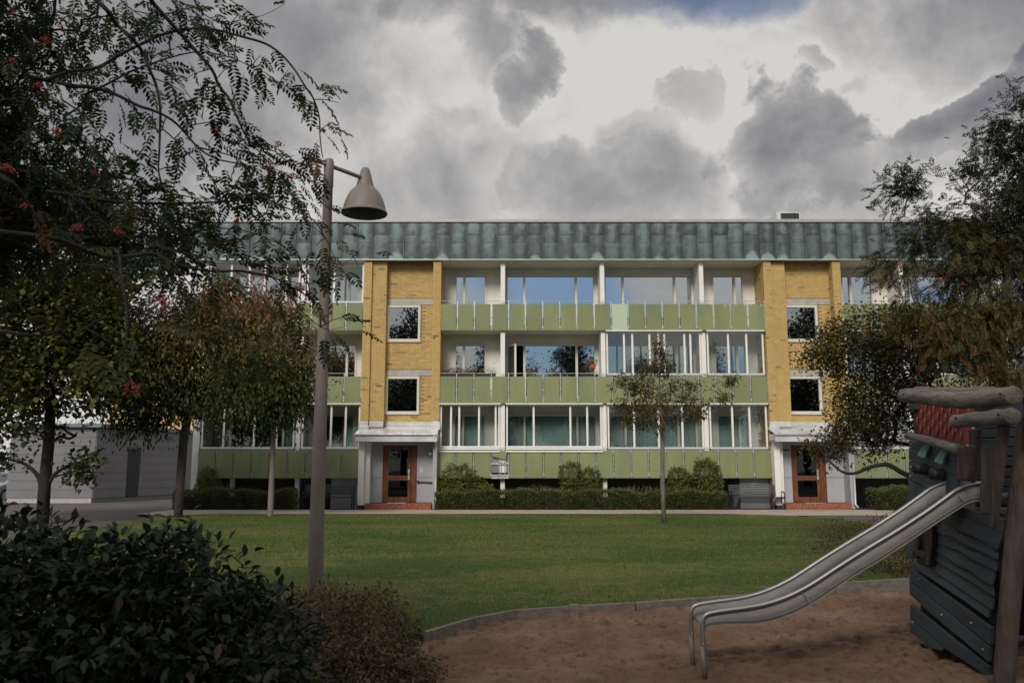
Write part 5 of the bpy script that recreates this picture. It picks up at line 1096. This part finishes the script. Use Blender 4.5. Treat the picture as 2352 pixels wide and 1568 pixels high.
# ------------------------------------------------------------------ small things at the building
def planter(name, label, cat, x0, x1, y, z, leafmat, n, L, petals=0, pot='darkgap', h=.14, hh=.25, group=None):
    t = thing(name, ((x0+x1)/2, y, z), label, cat, group)
    bx(x0, x1, y-.08, y+.08, z, z+h).build('trough', mat[pot], t, bevel=.01)
    P = np.stack([nr.uniform(x0, x1, n), nr.normal(y, .06, n), z+h+np.abs(nr.normal(0, hh*.5, n))], 1); D = nr.normal(size=P.shape); D[:, 2] += .6
    put('foliage', foliage('foliage', P, D, L, L*.6, nr.uniform(.2, 1, n), mat[leafmat], o=wpos(t)), t, wpos(t))
    if petals:
        P = np.stack([nr.uniform(x0, x1, petals), nr.normal(y-.05, .05, petals), z+h+nr.uniform(.3, 1, petals)*hh], 1); D = nr.normal(size=P.shape)
        put('flowers', foliage('flowers', P, D, .045, .045, nr.uniform(0, 1, petals), mat['petal'], o=wpos(t)), t, wpos(t))
zr = PB[1]+PH
planter('flower_box', 'dark flower box with reddish plants on the left end of the middle balcony rail', 'flower box', -2.70, -1.35, Y0+.14, zr-.02, 'Lyel', 420, .07, 24)
planter('flower_box', 'narrow flower box on the rail with pinkish flowers under the narrow window', 'flower box', -1.25, -.62, Y0+.14, zr-.02, 'Lrose', 160, .05, 16)
planter('potted_plant', 'pale pink pot flowers standing before the wide second floor window', 'potted plant', .55, .95, Y0+.35, zr-.12, 'Lrose', 120, .05, 40, 'terracotta', hh=.45)
planter('potted_plant', 'reddish pot plant between the pink flowers and the hanging pot', 'potted plant', 1.45, 1.70, Y0+.35, zr-.12, 'Lyel', 90, .05, 6, 'terracotta', hh=.25)
planter('flower_box', 'dark planter with small yellow flowers under the hanging pot', 'flower box', 2.60, 3.30, Y0+.2, zr-.04, 'Lrose', 90, .045, 8)
hp = thing('hanging_pot', (3.10, Y0+.2, zr+.30), 'terracotta pot with red flowers hanging beside the second fin wall', 'flower pot')
MB().lathe([(.01, 0), (.08, 0), (.12, .18), (.125, .2), (.11, .2)], (3.10, Y0+.2, zr+.28), 14).build('pot', mat['terracotta'], hp)
MB().tube([(3.10, Y0+.2, zr+.48), (3.3, Y0+.3, PB[2]-.05)], .004, 4).build('wire', mat['darkgap'], hp)
P = ell((3.12, Y0+.2, zr+.58), (.2, .15, .17), 160); put('foliage', foliage('foliage', P, nr.normal(size=P.shape), .06, .04, nr.uniform(0, .8, len(P)), mat['Lrose'], o=wpos(hp)), hp, wpos(hp))
P = np.concatenate([ell((2.92, Y0+.18, zr+.60), (.05, .05, .12), 26), ell((3.05, Y0+.1, zr+.30), (.09, .05, .06), 26)]); put('flowers', foliage('flowers', P, nr.normal(size=P.shape), .06, .05, nr.uniform(0, .3, len(P)), mat['petal'], o=wpos(hp)), hp, wpos(hp))
for (x, lab, n, L) in ((3.95, 'broad leaved palm behind the glazing of the lowest balcony', 13, .55), (4.95, 'small spiky pot plant behind the lowest balcony glazing', 22, .32)):
    t = thing('palm_plant', (x, Y0+.6, PB[0]+PH-.1), lab, 'potted plant'); o = wpos(t)
    MB().lathe([(.01, 0), (.1, 0), (.14, .2), (.12, .2)], (o.x, o.y, PB[0]+.21), 12).tube([(o.x, o.y, PB[0]+.35), (o.x, o.y, o.z)], .03, 6).build('pot', mat['terracotta'], t)
    a = nr.uniform(0, 6.28, n); D = np.stack([np.cos(a), np.sin(a)*.6, nr.uniform(.5, 1.4, n)], 1); P = np.tile(np.array(o), (n, 1))
    put('fronds', foliage('fronds', P, D, L*nr.uniform(.7, 1.1, n), L*.16, nr.uniform(.1, .5, n), mat['Lrose'], templ=T_NEAR, o=o), t, o)
bn_ = thing('blue_notice', (7.75, 31.9, .7), 'bright blue notice board half behind the tallest shrub', 'notice board')
bx(7.60, 7.86, 31.95, 31.98, .72, 1.32).build('board', mat['blue'], bn_); bx(7.70, 7.74, 31.981, 32.01, .08, 1.3).build('post', mat['steel'], bn_)
sm = MB()
for q in (-.02, .06, .14): sm.box(7.68, 7.80, 31.944, 31.949, 1.05+q, 1.07+q)
sm.build('small_print', mat['white'], bn_)
gn = thing('potted_plant', (9.35, Y0+.5, PB[0]+PH), 'dark trellis with climbing plant inside the rightmost lower glazed balcony', 'climbing plant')
P = ell((9.45, Y0+.4, PB[0]+PH+.35), (.1, .2, .4), 110); put('foliage', foliage('foliage', P, nr.normal(size=P.shape), .06, .04, nr.uniform(0, .5, len(P)), mat['Lbush'], o=wpos(gn)), gn, wpos(gn))
MB().tube([(9.45, Y0+.4, PB[0]+.21), (9.45, Y0+.4, PB[0]+PH+.7)], .012, 5).build('stake', mat['darkgap'], gn)
# clips on the rail at the right end of the top balcony
for x, od in zip((7.66, 8.19, 8.62, 8.95, 9.22, 9.58), ('first', 'second', 'third', 'fourth', 'fifth', 'sixth')):
    tag(bx(x-.012, x+.012, Y0-.03, Y0-.015, PB[2]+PH-.12, PB[2]+PH+.01).build('rail_clip', mat['steel']), od+' metal clip from the left over the edge of the top right balcony panels', 'clip', 'clips over the top right balcony panels')

# ------------------------------------------------------------------ play boat
pb = thing('play_boat', (4.4, 7.3, 0), 'wooden playground ship with blue grey hull planks and log railings', 'playhouse')
def q3(x, y): return (x*.1993+2021.2, y*.1993+845.3)
def q4(x, y): return (x*.2972+2021.2, y*.2972+1102.5)
def plate(name, pts, X, th, m, bevel=.004, label=None, jit=0):
    P_ = [atX(*p, X) for p in pts]; o = MB().prism([tuple(p) for p in P_], (th, 0, 0)).build(name, mat[m], pb, bevel=bevel)
    if label: o['label'] = label
    return o
XP = 3.72
lines3 = [[(330, 825), (600, 905), (870, 990)], [(330, 915), (600, 998), (870, 1090)], [(330, 1065), (520, 1118), (700, 1180), (880, 1245)], [(330, 1185), (500, 1235), (700, 1330), (900, 1430)], [(325, 1280), (430, 1330), (560, 1400), (900, 1560)], [(325, 1420), (440, 1475), (700, 1620), (900, 1740)], [(295, 1568), (440, 1650), (700, 1780), (900, 1890)]]
for i in range(len(lines3)-1):
    up = lines3[i]; dn = [(x, y-7) for x, y in reversed(lines3[i+1])]
    plate('hull_plank', [q3(*p) for p in up+dn], XP-.004*(i % 2), .03, 'hull')
W4 = [[(560, 245), (750, 325), (950, 415)], [(490, 300), (620, 385), (760, 440), (900, 525)], [(440, 395), (560, 430), (650, 490), (790, 545), (895, 600)], [(430, 470), (520, 505), (600, 525), (700, 600), (820, 650), (890, 690)],
      [(430, 540), (520, 590), (600, 650), (700, 690), (780, 760), (860, 800)], [(430, 610), (550, 685), (650, 740), (740, 800), (870, 880)], [(400, 685), (550, 780), (700, 880), (860, 985)], [(205, 610), (250, 655), (450, 790), (650, 920), (830, 1050)]]
plate('hull_plank', [q4(*p) for p in [(470, 170), (960, 300), (950, 412)]+[(750, 322), (560, 242)]], XP, .03, 'hull')
for i in range(len(W4)-1):       # lapped boards: each lower edge stands proud of the board below
    up = W4[i]; dn = [(x, y+10) for x, y in reversed(W4[i+1])]
    P_ = [atX(*q4(*p), XP) for p in up]+[atX(*q4(*p), XP-.020) for p in dn]; 
    o = MB().prism([tuple(p) for p in P_], (.022, 0, 0)).build('lapped_board', mat['hull'], pb, bevel=.003)
for (a, b, c, d) in (((205, 470), (262, 495), (262, 540), (205, 522)), ((205, 530), (250, 548), (250, 590), (205, 600)), ((205, 415), (270, 420), (270, 470), (205, 465))): plate('hull_plank', [q4(*p) for p in (a, b, c, d)], XP, .03, 'hull')
low_planks = [[(235, 683), (540, 905), (855, 1135), (850, 1275), (520, 1010), (226, 768)], [(226, 776), (520, 1018), (842, 1282), (835, 1400), (420, 1055), (228, 880)],
              [(235, 955), (500, 1170), (832, 1430), (828, 1510), (500, 1300), (230, 1060)], [(230, 1068), (492, 1300), (470, 1318), (410, 1300), (300, 1225), (230, 1172)]]
for p in low_planks: plate('hull_plank', [q4(*q) for q in p], XP-.02, .035, 'hull', .006)
for (x, y) in ((472, 1038), (245, 1095), (790, 1305), (300, 760), (700, 1100)):
    c = atX(*q4(x, y), XP-.03); MB().tube([c, c+Vector((.02, 0, 0))], .009, 8).build('bolt', mat['steel'], pb)
for (x, y) in ((350, 1135), (345, 1240), (350, 870)):
    c = atX(*q3(x, y), XP-.012); MB().tube([c, c+Vector((.02, 0, 0))], .009, 8).build('bolt', mat['steel'], pb)
plate('porthole_frame', [q4(*p) for p in ((355, 370), (402, 350), (400, 500), (380, 662), (340, 668), (350, 520))], XP-.06, .05, 'logv', .01)
plate('porthole_frame', [q4(*p) for p in ((268, 525), (345, 570), (338, 612), (268, 575))], XP-.055, .05, 'logv', .01)
plate('porthole_frame', [q4(*p) for p in ((262, 430), (292, 415), (285, 600), (262, 605))], XP-.05, .05, 'logv', .01)
# red carved panel
rp = plate('carved_panel', [q3(*p) for p in ((402, 395), (1010, 470), (985, 885), (412, 752))], XP+.09, .03, 'redpanel')
for r_ in range(5):
    for c_ in range(7):
        x = 440+c_*93+(46 if r_ % 2 else 0)-r_*4; y = 440+r_*88+c_*16
        if x > 975 or y > 470+(x-400)*.22+290: continue
        w = 10; h = 56; pts = [(x, y-h), (x+w*.9, y-h*.2), (x+w*.3, y+h*.8), (x-w*.35, y+h), (x-w*.7, y+h*.1)]
        P_ = [atX(*q3(*p), XP+.088) for p in pts]; MB().prism([tuple(p) for p in P_], (-.012, 0, 0)).build('scale_ridge', mat['redhi'], rp, wpos(pb), bevel=.003)  # lighter red puts the highlights of the carving into the colour
        pts = [(x+w+2, y-h*.9), (x+w+9, y-h*.4), (x+w-2, y+h*.5), (x-2+w*.4, y+h*.85)]; P_ = [atX(*q3(*p), XP+.0875) for p in pts]; MB().prism([tuple(p) for p in P_], (-.003, 0, 0)).build('scale_slot', mat['darkgap'], rp, wpos(pb))
plate('batten', [q3(*p) for p in ((385, 400), (402, 400), (412, 750), (395, 745))], XP+.07, .05, 'logv')
plate('batten', [q3(*p) for p in ((325, 385), (390, 395), (385, 480), (325, 490))], XP+.03, .08, 'logv', .01)
def log(name, pts, X, rz, m='log', conv=q3, n=12, wobble=.06):
    X = X if hasattr(X, '__len__') else [X]*len(pts)
    c = lerp_path([atX(*conv(*p), x) for p, x in zip(pts, X)], 6); k = len(c); r0 = [rz if not hasattr(rz, '__len__') else rz[0]+(rz[1]-rz[0])*i/(k-1) for i in range(k)]
    rr = [r*(1+wobble*math.sin(i*1.1+pts[0][0])) for i, r in enumerate(r0)]; 
    c = [c[0]-(c[1]-c[0]).normalized()*.015]+c+[c[-1]+(c[-1]-c[-2]).normalized()*.012]; rr = [rr[0]*.8]+rr+[rr[-1]*.93]
    return MB().tube(c, rr, n).build(name, mat[m], pb, smooth=True, bevel=0)
log('rail_log', [(275, 318), (450, 325), (650, 350), (900, 368), (1150, 355), (1540, 312)], [3.62, 3.62, 3.62, 3.62, 3.62, 3.62], (.066, .070))
for (x_, y_, X_) in ((275, 300, 3.555), (888, 372, 3.555), (1390, 295, 3.555), (873, 575, 3.43), (1365, 535, 3.425)):
    c = atX(*q3(x_, y_), X_); MB().tube([c+Vector((-.006, -.003, 0)), c+Vector((.03, .01, 0))], .009, 8).build('bolt_hole', mat['black'], pb)
log('rail_log', [(420, 268), (700, 282), (1100, 282), (1300, 280)], 4.05, .05)
log('rail_log', [(875, 612), (1100, 590), (1350, 568), (1530, 552)], 3.48, (.052, .058))
log('rail_log', [(335, 775), (560, 835), (760, 890), (885, 932)], 3.66, (.036, .045))
def board_up(pts, X, th, conv=q3, m='logv', bevel=.02, name='upright_board'):
    P_ = [atX(*conv(*p), X) for p in pts]; return MB().prism([tuple(p) for p in P_], (th, 0, 0)).build(name, mat[m], pb, bevel=bevel)
board_up([(878, 925), (900, 890), (1045, 885), (1030, 1180), (1000, 1300), (860, 1300)], 3.60, .05)
board_up([(1010, 700), (1120, 690), (1060, 1310), (1000, 1300)], 3.70, .05)
board_up([(1150, 920), (1175, 885), (1310, 880), (1335, 910), (1290, 1560), (1275, 1700), (1140, 1680), (1150, 1300)], 3.52, .05)
board_up([(1340, 650), (1440, 640), (1390, 1100), (1330, 1568), (1290, 1840), (1268, 1835), (1262, 1760), (1270, 1568), (1310, 1000)], 3.50, .045)
bw_ = board_up([(1140, 420), (1640, 390), (1640, 1600), (1100, 1600), (1060, 900)], 4.10, .03, m='hull', bevel=0, name='rear_boarding')
for i in range(9):
    y = 590+i*110; plate('siding_board', [q3(*p) for p in ((1120, y+4), (1560, y+4+(-14 if i < 5 else 8)), (1560, y+100+(-14 if i < 5 else 8)), (1110, y+104))], 4.05, .03, 'hull', .004)
board_up([(1345, 1445), (1450, 1430), (1462, 1500), (1345, 1510)], 3.75, .04, name='light_block', m='timber')
# slanting corner post in front
pp = [atY(2362, 960, 6.3), atY(2340, 1150, 6.3), atY(2328, 1300, 6.3), atY(2314, 1450, 6.3), atY(2302, 1640, 6.3)]
MB().tube(lerp_path(pp, 4), .072, 14).build('corner_post', mat['logv'], pb, smooth=True)
pp = [atY(2368, 860, 6.1), atY(2375, 1000, 6.1)]
MB().tube(pp, .06, 12).build('corner_post', mat['logv'], pb, smooth=True)
MB().tube([(3.80, 7.50, -.05), (3.80, 7.5, .35)], [.06, .055], 12).build('foot_post', mat['logv'], pb, smooth=True)
bx(3.86, 5.3, 6.2, 8.2, 1.20, 1.25).build('deck', mat['logv'], pb)
bx(5.3, 5.35, 6.2, 8.3, 0.1, 2.1).build('far_wall', mat['hull'], pb); bx(3.9, 5.3, 8.25, 8.3, 0.05, 1.75).build('bow_wall', mat['hull'], pb)
bx(3.78, 3.84, 6.75, 8.1, .05, 1.15).build('inner_wall', mat['darkgap'], pb)
for i in range(5): bx(3.85, 5.2, 6.14, 6.18, .1+i*.2, .1+i*.2+.10).build('cross_board', mat['logv'], pb)
for (pts) in (((500, 878), (572, 890), (500, 1035), (418, 1000)), ((700, 928), (772, 945), (702, 1108), (618, 1070))):
    P_ = [atX(*q3(*p), XP-.07+(.05 if i < 2 else -.0)) for i, p in enumerate(pts)]; MB().prism([tuple(p) for p in P_], (.022, 0, 0)).build('gun_port_lid', mat['teal'], pb, bevel=.004)
for (a, b) in (((400, 1108), (520, 1160)), ((588, 1172), (715, 1225))):
    p1 = atX(*q3(b[0]+14, b[1]), XP-.0); p0 = p1+Vector((-.95, -.32, .05)).normalized()*.12; d = (p1-p0).normalized()
    cm = MB(); cm.tube([p0+d*.10, p0, p0+d*.0001, p0+d*.10], [.036, .048, .040, .036], 16, cap=False); cm.tube([p0+d*.001, p1], [.048, .052], 16, cap=False); cm.tube([p0+d*.09, p0+d*.095], .033, 16); cm.build('cannon', mat['black'], pb, smooth=True)

# ------------------------------------------------------------------ slide
sl = thing('slide', (2.6, 7.1, 0), 'stainless steel slide running down from the play boat into the sand', 'slide')
def q5(x, y): return (x*.32226+1543.5, y*.32226+1056.6)
YN, YF = 6.93, 7.36
railp = [(225, 1340), (217, 1180), (222, 1130), (245, 1098), (300, 1082), (400, 1067), (520, 1051), (640, 1030), (760, 995), (870, 950), (1000, 880), (1200, 750), (1400, 625), (1600, 505), (1800, 375), (1950, 268), (2020, 218), (2090, 184), (2150, 167), (2205, 162)]
top = lerp_path([atY(*q5(*p), YN) for p in railp], 5)
foot = Vector((1.505, YN, -.02)); rail_pts = [foot, foot.lerp(top[0], .5)]+top
for yy in (YN, YF):
    pts = [Vector((p.x, yy, p.z)) for p in rail_pts]
    MB().tube(pts, .0165, 12).build('hand_rail', mat['stainrail'], sl, smooth=True)
    MB().tube([Vector((foot.x+.003, yy, -.03)), Vector((foot.x-.008, yy, .22))], .019, 12).build('leg_sleeve', mat['lampmetal'], sl, smooth=True)
    MB().ball((foot.x-.004, yy-.02, .24), .006, 6, 4).build('bolt', mat['steel'], sl)
botp = [(232, 1205), (255, 1188), (310, 1176), (400, 1170), (560, 1166), (700, 1148), (850, 1100), (980, 1035), (1100, 960), (1300, 825), (1500, 705), (1700, 575), (1900, 440), (2050, 345), (2100, 312), (2150, 294), (2200, 289)]
def resamp(P_, n):
    d = np.array([0]+[(P_[i+1]-P_[i]).length for i in range(len(P_)-1)]).cumsum(); A_ = np.array([tuple(p) for p in P_]); s = np.linspace(0, d[-1], n)
    return np.stack([np.interp(s, d, A_[:, k]) for k in range(3)], 1)
bot = resamp(lerp_path([atY(*q5(*p), YN) for p in botp], 5), 70); tp = resamp([p for p in top if p.z > top[5].z-.09][3:], 70)
def strip(a, b, th, name, m):
    v = []; f = []
    n = len(a); A2, B2 = a.copy(), b.copy()
    V = np.concatenate([a, b]); Fq = [(i, i+1, n+i+1, n+i) for i in range(n-1)]; me = np_mesh(name, V, Fq, mat[m], None, wpos(sl), smooth=False)
    o = put(name, me, sl, wpos(sl)); md = o.modifiers.new('thick', 'SOLIDIFY'); md.thickness = th; md.offset = 0; return o
def yset(a, y, dz=0, dx=0): c = a.copy(); c[:, 1] = y; c[:, 2] += dz; return c
strip(yset(bot, YN+.014), yset(tp, YN+.014), .004, 'side_wall', 'stainless'); strip(yset(tp, YF-.006), yset(bot, YF-.006), .004, 'side_wall', 'stainless')
strip(yset(bot, YN+.008, .028), yset(bot, YF-.008, .028), .004, 'chute_bed', 'stainless')
strip(yset(bot, YN+.004), yset(bot, YN+.05, .002), .004, 'bottom_flange', 'stainless')
for f_ in ((935, 945, 985, 1020), (2040, 250, 2082, 300)):
    a, b = atY(*q5(f_[0], f_[1]), YN), atY(*q5(f_[2], f_[3]), YN); MB().tube([a+Vector((0, -.001, 0)), b+Vector((0, -.001, 0))], .005, 6).build('weld_seam', mat['stainless'], sl)

# ------------------------------------------------------------------ trees behind the viewpoint (mirrored in panes; nearest three added to shade the foreground)
gb = np.concatenate([ell((0, 0, 8), (3.6, 3.6, 5), 150), ell((0, 0, 5.6), (3.6, 3.6, 3), 110), ell((1, 0, 12.4), (1.6, 1.6, 2.2), 30)])
bt, *_ = tree('park_tree', 'tall park tree mirrored in the window panes', (0, 0, 0), [(0, 0, -.1), (0, 0, 2), (.1, 0, 4), (0, .1, 6), (.1, 0, 8.5), (.3, 0, 11)], gb, mat['Lback'], mat['barkdark'], 60, .55, .24, .16, .2, rbase=.28, rtip=.02, group='tall park trees mirrored in the window panes', seed=31, sub=2)
for i, (x, y, s) in enumerate(((-10.4, -17, 1.16), (-22, -22, 1.15), (-6.4, -8, .92), (-.8, -10.5, .95), (5.2, -10, .92), (28.6, -18, 1.2), (13, -20, .85), (42, -18, 1.0), (-36, -20, 1.05), (21, -26, 1.0))):
    if i == 0: r_ = bt
    else:
        r_ = bt.copy(); col.objects.link(r_)
        for ch in list(bt.children): c = ch.copy(); col.objects.link(c); c.parent = r_
    r_.location = (x, y, 0); r_.rotation_euler = (0, 0, i*1.3); r_.scale = (s,)*3
